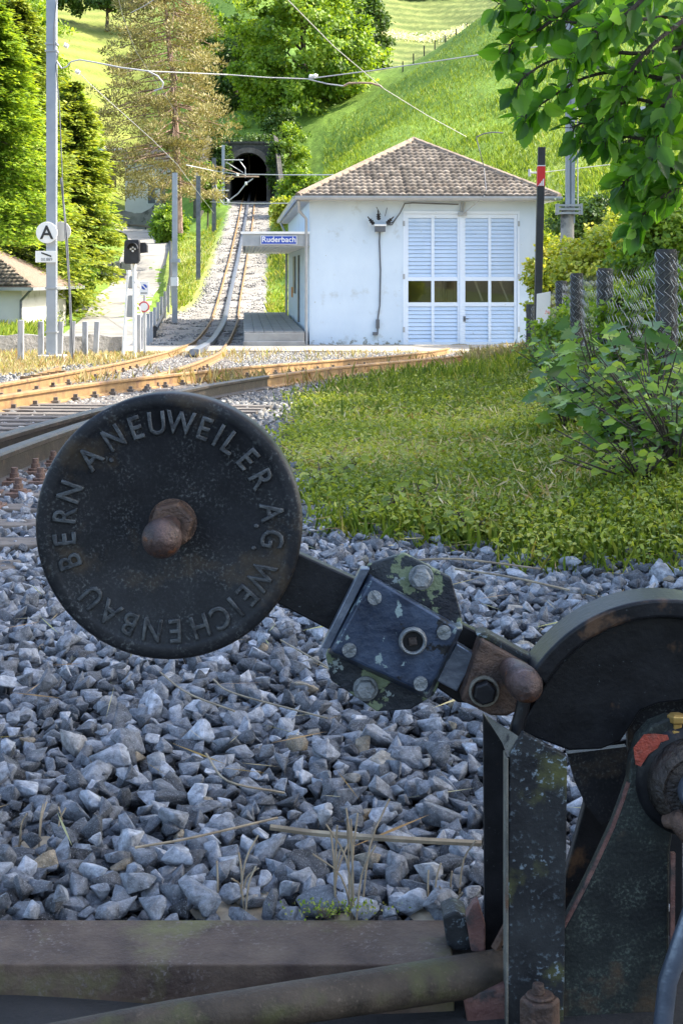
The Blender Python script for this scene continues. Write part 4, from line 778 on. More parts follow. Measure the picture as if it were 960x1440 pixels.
# lock box
mb = MB(o); mb.ppx([(518, 793), (568, 778), (634, 813), (648, 862), (650, 885), (610, 978), (577, 998), (530, 1001), (465, 957), (458, 922), (470, 890)], 1.990, .012); fl = mb.build('flange', M['flange'], lv, bevel=.002)
mb = MB(o); fp = [(518, 806), (651, 883), (603, 984), (459, 918)]; f0 = [P(a, b, 1.952) for a, b in [(523, 811), (645, 884), (600, 976), (466, 916)]]; f1_ = [P(a, b, 1.988) for a, b in fp]
f1_ = [Vector((q.x, 1.988, q.z)) for q in f1_]; f0 = [Vector((q.x, 1.952, q.z)) for q in f0]
mb.loops([f0, f1_]); bx = mb.build('lock_box', M['boxp'], lv, bevel=.003)
mb = MB(o); e0 = P(511, 800, 1.975); e1 = P(455, 912, 1.975); d = Vector((.004, 0, .0)); mb.loops([[e0-d, e0+d*2, e0+d*2+Vector((0, .02, 0)), e0-d+Vector((0, .02, 0))], [e1-d, e1+d*2, e1+d*2+Vector((0, .02, 0)), e1-d+Vector((0, .02, 0))]]); mb.build('side_strip', M['plate'], bx, bevel=.001)
def screw(px, py, Y, r, ang, par, m='bolt'):
    c = P(px, py, Y); a = R(ang); ux, uz = math.cos(a), math.sin(a); mb = MB(o)
    for s in (-1, 1):
        pts = []; t0 = math.asin(.16)
        for i in range(11): t = t0+(math.pi-2*t0)*i/10; lx, lz = math.cos(t)*r, math.sin(t)*r*s; pts.append((c.x+lx*ux-lz*uz, c.z+lx*uz+lz*ux))
        mb.prism(pts, Y, Y+.006)
    mb.lathe((c.x, Y+.0022, c.z), (0, 1, 0), [(0, r*1.0), (.004, r*1.02)], 20); return mb.build('screw', M[m], par)
for px, py, an in ((526.5, 841, -60), (624, 890, 25), (491, 915, 35), (591, 962, 20)): screw(px, py, 1.9475, .0088, an, bx)
for px, py, r in ((592, 813, .0128), (514, 970, .0128)):
    c = P(px, py, 1.982); mb = MB(o); mb.lathe((c.x, 1.9765, c.z), (0, 1, 0), [(0, r*.86), (.0015, r), (.011, r*1.02)], 6, ph=.5 if r else 0); mb.lathe((c.x, 1.986, c.z), (0, 1, 0), [(0, r*1.25), (.0035, r*1.25)], 24); mb.build('hex_bolt', M['bolt'], fl, bevel=.0012)
c = P(580, 901, 1.95); mb = MB(o); mb.lathe((c.x, 1.944, c.z), (0, 1, 0), [(.0, .0128), (-.002, .0150), (0, .0168), (.005, .0178), (.005, .0128), (.0, .0128)], 32, cap=False); mb.build('keyhole_ring', M['bolt'], bx, smooth=True)
mb = MB(o); mb.lathe((c.x, 1.9495, c.z), (0, 1, 0), [(0, .0125), (.001, .0125)], 24); kh = mb.build('keyhole', M['dark'], bx); mb = MB(o); rr = .0052; mb.prism([(c.x-rr*.8, c.z-rr*1.1), (c.x+rr*1.1, c.z-rr*.8), (c.x+rr*.8, c.z+rr*1.1), (c.x-rr*1.1, c.z+rr*.8)], 1.9455, 1.951); mb.build('key_square', M['rust'], kh, bevel=.0008)
mb = MB(o); mb.ppx([(642, 905), (669, 922), (642, 973), (612, 957)], 1.985, .02); mb.build('gauge_plate', M['plate'], lv, bevel=.0015)
# clevis block
mb = MB(o); mb.ppx([(676, 899), (735, 932), (757, 945), (728, 1000), (712, 1008), (690, 1007), (647, 985)], 1.955, .045); cv = mb.build('clevis', M['rust'], lv, bevel=.004)
mb = MB(o); mb.ppx([(668, 893), (682, 889), (748, 926), (757, 938), (742, 942), (690, 905)], 1.97, .035); mb.build('clevis_cap', M['moss_iron'], lv, bevel=.003)
c = P(680, 972, 1.953); mb = MB(o); mb.lathe((c.x, 1.949, c.z), (0, 1, 0), [(0, .0155), (-.001, .017), (0, .0188), (.006, .0192), (.006, .0155), (0, .0155)], 32, cap=False); mb.build('washer', M['edge'], cv, smooth=True)
mb = MB(o); mb.lathe((c.x, 1.938, c.z), (0, 1, 0), [(0, .0125), (.0015, .0145), (.015, .0147)], 6, ph=.2); mb.build('hex_bolt', M['iron2'], cv, bevel=.001)
# short handle knob and stem
mb = MB(o); a = P(716, 939, 1.955); b = P(741, 966, 1.90); ax = b-a; L_ = ax.length; mb.lathe(a, ax, [(-.012, .009), (0, .0135), (L_*.35, .0185), (L_*.7, .0212), (L_, .0205), (L_+.009, .0165), (L_+.015, .010), (L_+.0175, .002)], 24); mb.build('handle_knob', M['knob'], lv, smooth=True)
mb = MB(o); mb.tube([P(738, 975, 1.935), P(733, 1000, 1.935), P(726, 1025, 1.935), P(722, 1042, 1.935)], [.009, .0085, .009, .011], 10); mb.build('handle_stem', M['iron2'], lv, smooth=True)
# quadrant: plate and heavy rim
Yq = 1.955; qc = P(935, 1065, Yq); px2m = Yq/F
def arcpts(r, a0, a1, n): return [(935+r*math.cos(R(a0+(a1-a0)*i/n)), 1065-r*math.sin(R(a0+(a1-a0)*i/n))) for i in range(n+1)]
outer = arcpts(222, 148, 12, 48); inn = arcpts(196, 12, 149, 48); mb = MB(o); mb.ppx(outer+inn, Yq-.035, .075); mb.build('quadrant_rim', M['iron2'], lv, bevel=.004, seg=3)
mb = MB(o); pl_ = arcpts(198, 152, 8, 44); mb.ppx(pl_+[(1130, 1060), (1010, 1010), (985, 992), (960, 986), (925, 990), (900, 1000), (886, 1022), (872, 1043), (845, 1054), (800, 1056), (757, 1040), (728, 1028)], Yq+.012, .02); mb.build('quadrant_plate', M['iron2'], lv, bevel=.003)
mb = MB(o); mb.ppx([(880, 1000), (905, 985), (1100, 985), (1100, 1120), (884, 1100)], 2.01, .012); mb.build('back_plate', M['iron'], lv)
# upright channel
mb = MB(o); mb.ppx([(716, 1062), (735, 1030), (797, 1064), (796, 1200), (792, 1440), (790, 1500), (710, 1500), (713, 1300)], 1.868, .012); mb.build('front_post', M['moss_iron'], lv, bevel=.002)
mb = MB(o); mb.add([P(684, 1006, 1.95), P(728, 1035, 1.88), P(722, 1064, 1.869), P(713, 1064, 1.869), P(706, 1045, 1.90), P(684, 1010, 1.95)] + [P(684, 1006, 1.956), P(728, 1035, 1.886), P(722, 1064, 1.875), P(713, 1064, 1.875), P(706, 1045, 1.906), P(684, 1010, 1.956)], [(0, 1, 2, 3, 4, 5), (11, 10, 9, 8, 7, 6)]+[(i, (i+1) % 6, 6+(i+1) % 6, 6+i) for i in range(6)]); mb.build('bent_lip', M['edge'], lv)
mb = MB(o); a = P(715, 0, 1.868).x; mb.box(a-.0035, a-.0007, 1.8665, 1.90, P(0, 1500, 1.868).z, P(0, 1066, 1.868).z); mb.build('post_edge', M['edge'], lv, bevel=.001)
mb = MB(o); mb.ppx([(679, 1004), (716, 1052), (750, 1070), (750, 1338), (681, 1338)], 2.0, .01); mb.build('back_post', M['iron2'], lv, bevel=.002)
# wing plates
wg = [(897, 1040), (886, 1075), (884, 1100), (876, 1125), (862, 1163), (845, 1200), (826, 1240), (808, 1275), (792, 1305), (789, 1340), (789, 1500), (938, 1500), (940, 1330), (941, 1200), (948, 1150), (1000, 1120), (1010, 1060), (985, 1018), (940, 1010), (915, 1020)]
mb = MB(o); mb.ppx(wg, 1.88, .028); mb.build('bearing_wing', M['wing'], lv, bevel=.003)
edge = [(884, 1100), (876, 1125), (862, 1163), (845, 1200), (826, 1240), (808, 1275), (792, 1305)]
mb = MB(o); mb.tube([P(a-1, b, 1.882) for a, b in edge], .0028, 6); mb.build('wing_edge', M['redrust'], lv, smooth=True)
mb = MB(o); mb.ppx([(800, 1058), (900, 1035), (960, 1060), (960, 1300), (900, 1500), (770, 1500), (770, 1290), (792, 1240), (822, 1130), (808, 1100)], 2.06, .02); mb.build('back_wing', M['iron2'], lv, bevel=.003)
mb = MB(o); mb.ppx([(797, 1060), (880, 1050), (890, 1090), (862, 1150), (845, 1160), (825, 1135), (808, 1100)], 1.99, .012); mb.build('inner_plate', M['iron'], lv)
# boss with grease rings
hb = P(972, 1100, 1.875); mb = MB(o); mb.lathe((hb.x, 1.872, hb.z), (0, 1, 0), [(0, .058), (.004, .064), (.010, .068)], 64); mb.build('boss', M['iron2'], lv, smooth=True)
mb = MB(o); mb.lathe((hb.x, 1.845, hb.z), (0, 1, 0), [(0, .024), (.001, .036), (-.004, .041), (.002, .049), (.012, .053), (.03, .055)], 64); mb.build('hub_ring', mat('grease', (.010, .009, .009), (.035, .028, .022), .22, 30, metal=.1, bump=1, bscale=60), lv, smooth=True)
mb = MB(o); mb.lathe((hb.x, 1.825, hb.z), (0, 1, 0), [(0, .014), (.002, .022), (.008, .0235), (.03, .024)], 32); mb.build('axle_end', M['plate'], lv, smooth=True)
rp = [(893, 1075), (890, 1052), (897, 1043), (905, 1033), (920, 1032), (938, 1034), (940, 1040), (928, 1044), (924, 1052), (912, 1060), (900, 1078)]
mb = MB(o); mb.ppx(rp, 1.8705, .0012); mb.build('red_paint_patch', M['redp'], lv)
c = P(952, 1020, 1.88); mb = MB(o); mb.lathe((c.x, 1.885, c.z-.012), (0, 0, 1), [(0, .012), (.006, .012), (.007, .008), (.014, .008), (.015, .012), (.023, .012), (.025, .006)], 6); mb.build('grease_nipple', mat('brass', (.35, .22, .06), (.5, .34, .12), .45, 30, metal=.7), lv, bevel=.001)
mb = MB(o); mb.ppx([(943, 1200), (949, 1200), (948, 1350), (942, 1350)], 1.872, .006); mb.build('red_strip', M['redrust'], lv)
mb = MB(o); mb.tube([P(985, 1170, 1.83), P(990, 1230, 1.83), P(962, 1310, 1.83), P(938, 1380, 1.83), P(925, 1500, 1.83)], .0115, 12); mb.build('link_rod', M['plate'], lv, smooth=True)
mb = MB(o); mb.tube([P(935, 1155, 1.85), P(950, 1152, 1.84), P(975, 1175, 1.83), P(990, 1205, 1.83)], [.008, .013, .016, .014], 12); mb.build('shackle', M['rust'], lv, smooth=True)
# holding bolt at the foot
c = P(760, 1408, 1.80); mb = MB(o); mb.lathe((c.x, 1.81, c.z-.09), (0, 0, 1), [(0, .0235), (.087, .0235), (.09, .021)], 6); mb.lathe((c.x, 1.81, c.z+.0), (0, 0, 1), [(0, .016), (.003, .0165), (.004, .0145)], 20); mb.lathe((c.x-.002, 1.81, c.z+.004), (0, 0, 1), [(0, .008), (.012, .007)], 8); mb.build('anchor_bolt', M['rust'], lv, bevel=.0015)
mb = MB(o); mb.ppx([(655, 1290), (664, 1272), (672, 1268), (682, 1300), (682, 1345), (662, 1338)], 1.93, .02); mb.build('foot_bracket', M['redrust'], lv, bevel=.002)
mb = MB(o); mb.ppx([(650, 1402), (712, 1385), (712, 1500), (668, 1500)], 1.885, .03); mb.build('foot_plate', M['redrust'], lv, bevel=.003)
mb = MB(o); mb.tube([P(696, 1334, 1.93), P(722, 1285, 1.93)], .006, 8); mb.build('foot_stay', M['rust'], lv)
# pull rod, sleepers below
M['pipe'] = mat('pipe', (.030, .024, .018), (.075, .058, .042), .6, 16, spec=.3, bump=.35, bscale=150, spots=((.07, .072, .03), 9, .52, .14), spots2=((.12, .095, .07), 190, .56, .12))
mb = MB(); mb.tube([P(770, 1354, 1.95), P(700, 1366, 1.925), P(560, 1388, 1.86), P(400, 1412, 1.80), P(240, 1436, 1.77), P(60, 1470, 1.73), P(-200, 1520, 1.68)], [.0262, .0258, .025, .0236, .022, .021, .021], 20); tag(mb.build('pull_rod', M['pipe'], smooth=True), 'thick brown mossy pull rod slanting across the bottom edge', 'rod')
M['beam'] = mat('beam_rust', (.055, .036, .028), (.12, .085, .06), .7, 14, spec=.3, bump=.35, bscale=150, spots=((.13, .12, .05), 6, .52, .14), spots2=((.17, .14, .125), 170, .55, .12))
x1 = P(634, 0, 1.97).x
bb = MB(); bb.loops([[(x, 1.917, 0), (x, 2.04, .004), (x, 2.04, -.02), (x, 1.925, -.075), (x, 1.89, -.082), (x, 1.89, -.09), (x, 1.93, -.1), (x, 1.912, -.06)] for x in (-1.6, x1)]); tag(bb.build('steel_sleeper', M['beam'], bevel=.002), 'rusty steel channel sleeper lying under the counterweight', 'sleeper')
bb = MB(); bb.box(-1.6, P(660, 0, 1.86).x, 1.62, 1.85, -.16, -.085); tag(bb.build('steel_sleeper', M['beam'], bevel=.003), 'darker lower steel sleeper half hidden beneath the pull rod', 'sleeper')
bb = MB(); bb.box(-.0, .9, 1.86, 2.12, -.16, -.062); tag(bb.build('base_plate', M['pipe'], bevel=.003), 'dark base plate under the switch stand', 'plate')
bb = MB(); bb.ppx([(622, 1290), (640, 1282), (656, 1290), (664, 1336), (640, 1338), (628, 1330)], 1.95, .05); tag(bb.build('end_block', M['moss_iron'], bevel=.003), 'mossy green grey end block at the right end of the channel sleeper', 'block')
# ---------------- vegetation
LEAF = {
 'quad': (np.array([(0, 0, 0), (.5, .45, .0), (0, 1, 0), (-.5, .45, 0.)]), [[0, 1, 2, 3]]),
 'leaf': (np.array([(0, 0, 0), (.36, .28, .09), (.30, .68, .06), (0, 1, -.06), (-.30, .68, .06), (-.36, .28, .09)]), [[0, 1, 2, 3], [0, 3, 4, 5]]),
 'blade': (np.array([(-.5, 0, 0), (.5, 0, 0), (.33, .6, .10), (0, 1, .34), (-.33, .6, .10)]), [[0, 1, 2, 3, 4]]),
}
_ov = [(.0, 0, 0), (.22, .08, .05), (.40, .22, .09), (.47, .40, .10), (.44, .58, .08), (.33, .76, .05), (.16, .91, .01), (0, 1.04, -.05)]
_ov2 = [_ov[0]]
for i in range(1, 7): a, b = _ov[i], _ov[i+1]; _ov2 += [a, (a[0]*.55+b[0]*.45-.035, a[1]*.5+b[1]*.5-.01, a[2]*.5+b[2]*.5)]
_ov2.append(_ov[7]); nn = len(_ov2)
LEAF['oval'] = (np.array(_ov2+[(-x, y, z) for x, y, z in _ov2[1:-1]]), [list(range(nn)), [0, nn-1]+list(range(2*nn-3, nn-1, -1))])
_mp = [(0, 0), (.12, .10), (.50, -.02), (.40, .16), (.56, .30), (.36, .34), (.52, .60), (.26, .52), (.20, .74), (0, 1.0)]
LEAF['maple'] = (np.array([(x, y, abs(x)*.16-.1*y*y) for x, y in _mp]+[(-x, y, abs(x)*.16-.1*y*y) for x, y in _mp[1:-1]]), [list(range(10)), [0, 9]+list(range(17, 9, -1))])
def unit(a): return a/np.maximum(np.linalg.norm(a, axis=1, keepdims=True), 1e-9)
def leaf_mesh(name, pos, size, d, up, m, shape='leaf', width=.8, parent=None, tone=None):
    T, fs = LEAF[shape]; n = len(pos); k = len(T); d = unit(d); s = unit(np.cross(d, up)+1e-6); nn_ = np.cross(s, d)
    V = pos[:, None]+size[:, None, None]*(T[None, :, 0:1]*width*s[:, None]+T[None, :, 1:2]*d[:, None]+T[None, :, 2:3]*nn_[:, None])
    base_ = (np.arange(n)*k)[:, None]; faces = []
    for ln in sorted(set(len(f) for f in fs)): faces.append(np.concatenate([base_+np.array(f)[None] for f in fs if len(f) == ln]))
    if tone is None: tone = npr.random(n)
    return npmesh(name, V.reshape(-1, 3), faces, m, parent, tone=np.repeat(tone, k))
def rdir(n, up=0.): return unit(npr.normal(0, 1, (n, 3))+np.array([0, 0, up]))
def crown_pts(c, rad, nclump, per, cr_, rough=.25, shell=.55, seed=None, bottom=-1.):
    """clump centres in an uneven ellipsoid, leaves gathered round each clump"""
    c = np.array(c); rad = np.array(rad); d = rdir(nclump*3); d = d[d[:, 2] > bottom][:nclump]; r = shell+(1-shell)*npr.random(len(d))**.6; r *= 1+npr.normal(0, rough, len(d))*.5
    cc = c+d*rad*r[:, None]; s = cr_*npr.uniform(.6, 1.3, len(cc)); idx = np.repeat(np.arange(len(cc)), per); q = rdir(len(idx)); rr = npr.random(len(idx))**.45
    pos = cc[idx]+q*(s[idx]*rr)[:, None]*np.array([1, 1, .7]); out = unit(pos-c); tn = np.clip(npr.normal(.5, .2, len(idx))+np.repeat(npr.normal(0, .15, len(cc)), per), 0, 1)
    return cc, pos, out, tn
def limbs(mb, base_, top, cc, r0, k=12, rl=.25):
    base_, top = Vector(base_), Vector(top); mb.tube([base_, base_.lerp(top, .35)+Vector((r0*.5, 0, 0)), base_.lerp(top, .7), top], [r0, r0*.75, r0*.5, r0*.15], 8)
    for i in npr.choice(len(cc), min(k, len(cc)), replace=False):
        e = Vector(cc[i]); f = min(.9, max(.18, (e.z-base_.z)/(top.z-base_.z)-.25)); a = base_.lerp(top, f); mb.tube([a, a.lerp(e, .5)+Vector((0, 0, .08*(e-a).length)), e], [r0*rl*1.3, r0*rl*.8, r0*.08], 5)
M['bark'] = mat('bark', (.06, .045, .035), (.12, .095, .075), .95, 6, bump=1, bscale=14, stretch=(3, 3, .6))
M['bark_red'] = mat('bark_red', (.22, .13, .09), (.40, .29, .23), .95, 5, bump=1, bscale=14, stretch=(3, 3, .6))
M['lf_tree'] = leafmat('leaf_tree', [(.05, .11, .015), (.14, .25, .025), (.27, .40, .04), (.42, .52, .12)])
M['lf_dark'] = leafmat('leaf_dark', [(.03, .07, .015), (.06, .12, .02), (.11, .19, .03)], trans=.3)
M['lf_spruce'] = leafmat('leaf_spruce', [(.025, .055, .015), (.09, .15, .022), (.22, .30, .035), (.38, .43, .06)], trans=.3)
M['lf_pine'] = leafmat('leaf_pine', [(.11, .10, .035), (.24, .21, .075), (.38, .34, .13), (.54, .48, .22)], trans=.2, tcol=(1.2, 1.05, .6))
M['lf_gold'] = leafmat('leaf_gold', [(.15, .22, .025), (.30, .38, .04), (.46, .50, .06), (.56, .54, .16)], trans=.4)
M['lf_bush'] = leafmat('leaf_bush', [(.07, .15, .02), (.17, .29, .03), (.33, .44, .05)])
M['lf_branch'] = leafmat('leaf_branch', [(.05, .12, .022), (.09, .20, .03), (.18, .33, .04), (.32, .50, .06)], rough=.36, trans=.55, tcol=(1.7, 2.0, .5))
M['lf_maple'] = leafmat('leaf_maple', [(.05, .12, .02), (.08, .18, .025), (.15, .28, .035), (.28, .42, .05)], rough=.35, trans=.35)
M['grass'] = leafmat('grass_blade', [(.09, .16, .022), (.17, .27, .035), (.28, .37, .05), (.48, .43, .16)], trans=.4)
M['straw'] = leafmat('straw', [(.34, .20, .10), (.42, .33, .17), (.56, .49, .28), (.28, .32, .08)], trans=.25)
M['rosette'] = leafmat('clover', [(.11, .165, .025), (.20, .275, .035), (.31, .38, .055), (.46, .48, .13)], rough=.45, trans=.4)
def broad_tree(name, label, c, rad, zb, nclump, per, cr_, ls, m, trunk=.3, bark='bark', group=None, shape='quad', shell=.5, w=.75, cat='tree', bottom=-1., k=14):
    t = thing(name, label, cat, (c[0], c[1], zb), group=group); cc, pos, out, tn = crown_pts(c, rad, nclump, per, cr_, shell=shell, bottom=bottom)
    n = len(pos); d = unit(out*.5+rdir(n)+np.array([0, 0, -.25])); up = unit(out+rdir(n)*.8+np.array([0, 0, .8])); o = np.array([c[0], c[1], zb])
    leaf_mesh('crown', pos-o, ls*npr.uniform(.7, 1.3, n), d, up, m, shape, w, t, tn)
    mb = MB(o); limbs(mb, (c[0], c[1], zb-.3), (c[0], c[1], c[2]+rad[2]*.7), cc, trunk, k); mb.build('trunk', M[bark], t, smooth=True); return t
def px_tree(name, label, px, py, Y, wpx, hpx, ndep, nclump, per, cr_, ls, m, trunk=.25, **kw):
    """centre of the crown seen at px,py; the trunk foot stands on the ground there"""
    p = P(px, py, Y); return broad_tree(name, label, (p.x, Y, p.z), (wpx*Y/F/2, ndep, hpx*Y/F/2), Hs(p.x, Y)-.1, nclump, per, cr_, ls, m, trunk, **kw)
# the big pale green tree above the tunnel and its darker neighbours
px_tree('broadleaf_tree', 'large bright green leafy tree above and right of the tunnel mouth', 425, 78, 158, 205, 250, 6.5, 330, 110, 1.25, .42, M['lf_tree'], .45)
px_tree('broadleaf_tree', 'dark tree in shade directly behind the tunnel at its left', 330, 110, 166, 90, 170, 4, 110, 90, 1.2, .42, M['lf_dark'], .3)
px_tree('broadleaf_tree', 'dark green tree peeking out right behind the large bright tree', 520, 55, 176, 55, 120, 3, 80, 80, 1.0, .40, M['lf_dark'], .3)
px_tree('broadleaf_tree', 'yellow green tree between the pine and the bright leafy tree', 290, 60, 172, 60, 110, 3, 70, 80, 1.0, .40, M['lf_bush'], .3)
px_tree('broadleaf_tree', 'fresh green tree at the top left corner behind the mast', 20, 40, 150, 90, 130, 4, 120, 80, 1.3, .45, M['lf_bush'], .3)
px_tree('broadleaf_tree', 'dark trees at the top edge left of the pine', 150, -5, 215, 190, 36, 3, 110, 60, 1.0, .5, M['lf_dark'], .3)
px_tree('broadleaf_tree', 'dark hedge tree line along the top edge above the terraces', 590, -12, 232, 170, 44, 2, 130, 60, 1.0, .5, M['lf_dark'], .3)
px_tree('broadleaf_tree', 'light feathery tree at the upper left behind the spruces', 30, 90, 96, 110, 200, 2.2, 110, 90, .8, .26, M['lf_tree'], .2)
G = 'bushes around the tunnel mouth'
for lab, px, py, Y, w_, h_, m, in (('mid green bush right of the tunnel mouth by the wing wall', 408, 215, 141, 55, 100, 'lf_bush'), ('bush hanging over the right top corner of the tunnel', 395, 180, 150, 55, 60, 'lf_dark'), ('dark bush growing over the left wing wall of the tunnel', 302, 200, 146, 46, 50, 'lf_dark'), ('green bush lower right between tunnel and shed eave', 418, 268, 126, 62, 60, 'lf_bush'), ('sunny bush touching the shed roof corner', 405, 300, 112, 38, 40, 'lf_gold'), ('green bush left of the tunnel below the pine', 292, 262, 128, 24, 60, 'lf_bush'), ('low ivy bush on top of the tunnel wall', 350, 203, 143, 110, 26, 'lf_dark'), ('ivy hanging over the left part of the portal wall', 310, 222, 138.6, 22, 44, 'lf_dark'), ('ivy hanging at the right jamb of the portal', 388, 235, 138, 16, 70, 'lf_dark')):
    px_tree('bush', lab, px, py, Y, w_, h_, w_*Y/F/2.4, 70, 60, .55, .24, M[m], .08, group=G, cat='bush')
px_tree('bush', 'round leafy hedge bush between driveway and thin mast', 238, 316, 116, 40, 58, 1.2, 90, 80, .5, .20, M['lf_bush'], .08, cat='bush')
px_tree('bush', 'round yellow green bush at the garden corner right of the A mast', 98, 418, 66, 46, 34, .7, 70, 70, .25, .13, M['lf_spruce'], .05, cat='bush')
px_tree('bush', 'taller light green bush behind the round garden bush', 112, 385, 72, 40, 50, .8, 60, 70, .3, .13, M['lf_bush'], .05, cat='bush')
px_tree('bush', 'dark brown green hedge beside the garden house wall', 58, 440, 64, 24, 36, .5, 40, 60, .25, .12, M['lf_dark'], .05, cat='bush')
# spruces
def spruce(label, px, top, bot, Y, wpx, m, ls, nlev=30, nb=11, per=34, droop=.35, pw=.75, name='spruce_tree', base_off=0):
    a = P(px, top, Y); zb = Hs(a.x, Y); b = P(px, bot, Y).z; t = thing(name, label, 'tree', (a.x, Y, zb)); o = np.array([a.x, Y, zb]); W = wpx*Y/F/2
    pos = []; dr = []; mb = MB(o); mb.tube([(a.x, Y, zb-.3), (a.x, Y, (zb+a.z)/2), (a.x, Y, a.z)], [.22, .13, .02], 8); tn = []
    for i in range(nlev):
        f = (i+npr.uniform(-.12, .12))/nlev; f = min(max(f, 0), 1); z = a.z+(b-a.z)*f; rl = W*(.08+.92*f**pw)
        for j in range(nb):
            an = npr.uniform(0, 2*np.pi); l = rl*npr.uniform(.65, 1.12); dv = np.array([math.cos(an), math.sin(an), 0]); s = npr.random(per)**.7
            side = np.array([-dv[1], dv[0], 0]); p = np.array([a.x, Y, z])+dv*(l*s)[:, None]+np.array([0, 0, 1.])*(-droop*l*s**1.2+.16*l*s**3)[:, None]+side*(npr.normal(0, .16, per)*l*(1-s*.5))[:, None]+npr.normal(0, .03*W, (per, 3))
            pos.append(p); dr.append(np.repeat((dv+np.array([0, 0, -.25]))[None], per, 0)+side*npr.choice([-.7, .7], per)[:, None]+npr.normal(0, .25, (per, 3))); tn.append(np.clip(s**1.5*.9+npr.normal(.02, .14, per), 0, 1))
            if i % 3 == 0 and j < 4: mb.tube([(a.x, Y, z), (a.x+dv[0]*l*.8, Y+dv[1]*l*.8, z-droop*l*.6)], [.035, .008], 4)
    pos = np.concatenate(pos); dr = np.concatenate(dr); tn = np.concatenate(tn); n = len(pos)
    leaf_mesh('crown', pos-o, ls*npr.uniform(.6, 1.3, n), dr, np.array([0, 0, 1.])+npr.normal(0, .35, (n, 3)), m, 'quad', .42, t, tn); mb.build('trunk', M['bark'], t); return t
spruce('tall bright green spruce at the left edge behind the mast', 22, 5, 430, 66, 260, M['lf_spruce'], .25, 30, 15, 120, pw=.5)
spruce('spreading spruce with yellow tips between mast and driveway', 106, 120, 392, 74, 160, M['lf_spruce'], .26, 22, 15, 120, pw=.6)
spruce('feathery light green tree top at the upper left edge', -10, 10, 330, 58, 230, M['lf_bush'], .24, 26, 13, 100, pw=.5)
spruce('dark conifer behind the bright spruces at the left', 96, 120, 330, 92, 150, M['lf_bush'], .34, 34, 14, 40, pw=.5)
spruce('small light green sapling at the far upper left', 40, 10, 150, 100, 36, M['lf_tree'], .3, 18, 8, 20)
# the brownish pine
def pine(label, px, Y, zfoot_px):
    f = P(px, zfoot_px, Y); t = thing('pine_tree', label, 'tree', (f.x, Y, f.z)); o = np.array([f.x, Y, f.z]); mb = MB(o)
    trunkpts = [P(252, zfoot_px+10, Y), P(249, 230, Y), P(246, 160, Y), P(243, 100, Y), P(238, 60, Y), P(232, 0, Y), P(228, -60, Y)]; mb.tube(trunkpts, [.26, .24, .20, .17, .14, .09, .02], 8)
    mb.tube([P(249, 198, Y), P(232, 203, Y-.6), P(205, 215, Y-1.2)], [.10, .08, .03], 6); mb.tube([P(238, 88, Y), P(236, 56, Y-.4), P(230, 58, Y-.8)], [.10, .08, .03], 6); mb.tube([P(224, 165, Y), P(220, 130, Y)], [.06, .04], 5)
    pos = []; dr = []; tn = []
    for i in range(400):
        py = npr.uniform(-70, 268); fr = (py+70)/366; wl = 36+70*math.sin(min(1, fr*1.15)*math.pi*.62)**.8; s = npr.choice([-1, 1]); a = npr.uniform(0, 2*np.pi); rr = npr.uniform(.35, 1)
        wl *= .72+.62*float(vnoise(np.array([a*.9+3]), np.array([py*.022]), 1.6, 70)[0]); cx = 232+npr.uniform(-6, 6)+math.cos(a)*wl*rr*(1 if math.cos(a) < 0 else .85); c = P(cx, py+npr.normal(0, 4)+10*rr, Y+math.sin(a)*wl*rr*Y/F)
        tr_ = P(244, py-12, Y)
        if rr > .55 and i % 2 == 0: mb.tube([tr_, tr_.lerp(c, .6)+Vector((0, 0, .15)), c], [.05, .035, .012], 4)
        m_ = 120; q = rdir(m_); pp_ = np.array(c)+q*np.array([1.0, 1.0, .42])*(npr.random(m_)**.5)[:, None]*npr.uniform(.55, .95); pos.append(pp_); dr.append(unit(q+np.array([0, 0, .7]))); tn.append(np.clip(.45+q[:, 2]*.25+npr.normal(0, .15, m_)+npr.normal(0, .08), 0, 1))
    pos = np.concatenate(pos); dr = np.concatenate(dr); tn = np.concatenate(tn); n = len(pos)
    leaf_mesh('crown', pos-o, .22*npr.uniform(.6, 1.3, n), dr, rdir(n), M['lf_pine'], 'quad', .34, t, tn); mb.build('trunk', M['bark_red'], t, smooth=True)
pine('tall brownish pine with reddish bare trunk in the upper left', 248, 100, 318)
# ---------------- right side: hedges behind the fence
px_tree('bush', 'dark clipped hedge behind the concrete mast socket', 850, 322, 46, 150, 90, 1.2, 150, 90, .35, .11, M['lf_dark'], .06, cat='hedge')
px_tree('bush', 'golden green willow bush right of the black post', 778, 395, 33, 70, 130, .5, 90, 70, .22, .085, M['lf_gold'], .04, cat='bush')
px_tree('bush', 'sunlit golden hedge behind the wire fence', 870, 375, 27, 170, 110, .8, 170, 90, .28, .085, M['lf_gold'], .04, cat='bush')
px_tree('bush', 'yellow green shrub arching in front of the dark hedge', 900, 325, 34, 120, 70, .7, 110, 80, .28, .09, M['lf_gold'], .04, cat='bush')
px_tree('bush', 'green feathery shrub behind the nearest fence post', 935, 350, 15, 130, 130, .5, 130, 90, .16, .055, M['lf_bush'], .03, cat='bush')
px_tree('bush', 'shady shrub filling the space behind the fence at the right edge', 930, 470, 12, 170, 180, .45, 170, 80, .14, .05, M['lf_bush'], .03, cat='bush')
px_tree('bush', 'mixed green growth behind the middle fence posts', 860, 470, 17, 150, 130, .5, 130, 80, .15, .055, M['lf_bush'], .03, cat='bush')
px_tree('bush', 'leafy growth in front of the white board', 800, 480, 16.5, 90, 100, .35, 90, 70, .13, .05, M['lf_bush'], .02, cat='bush')
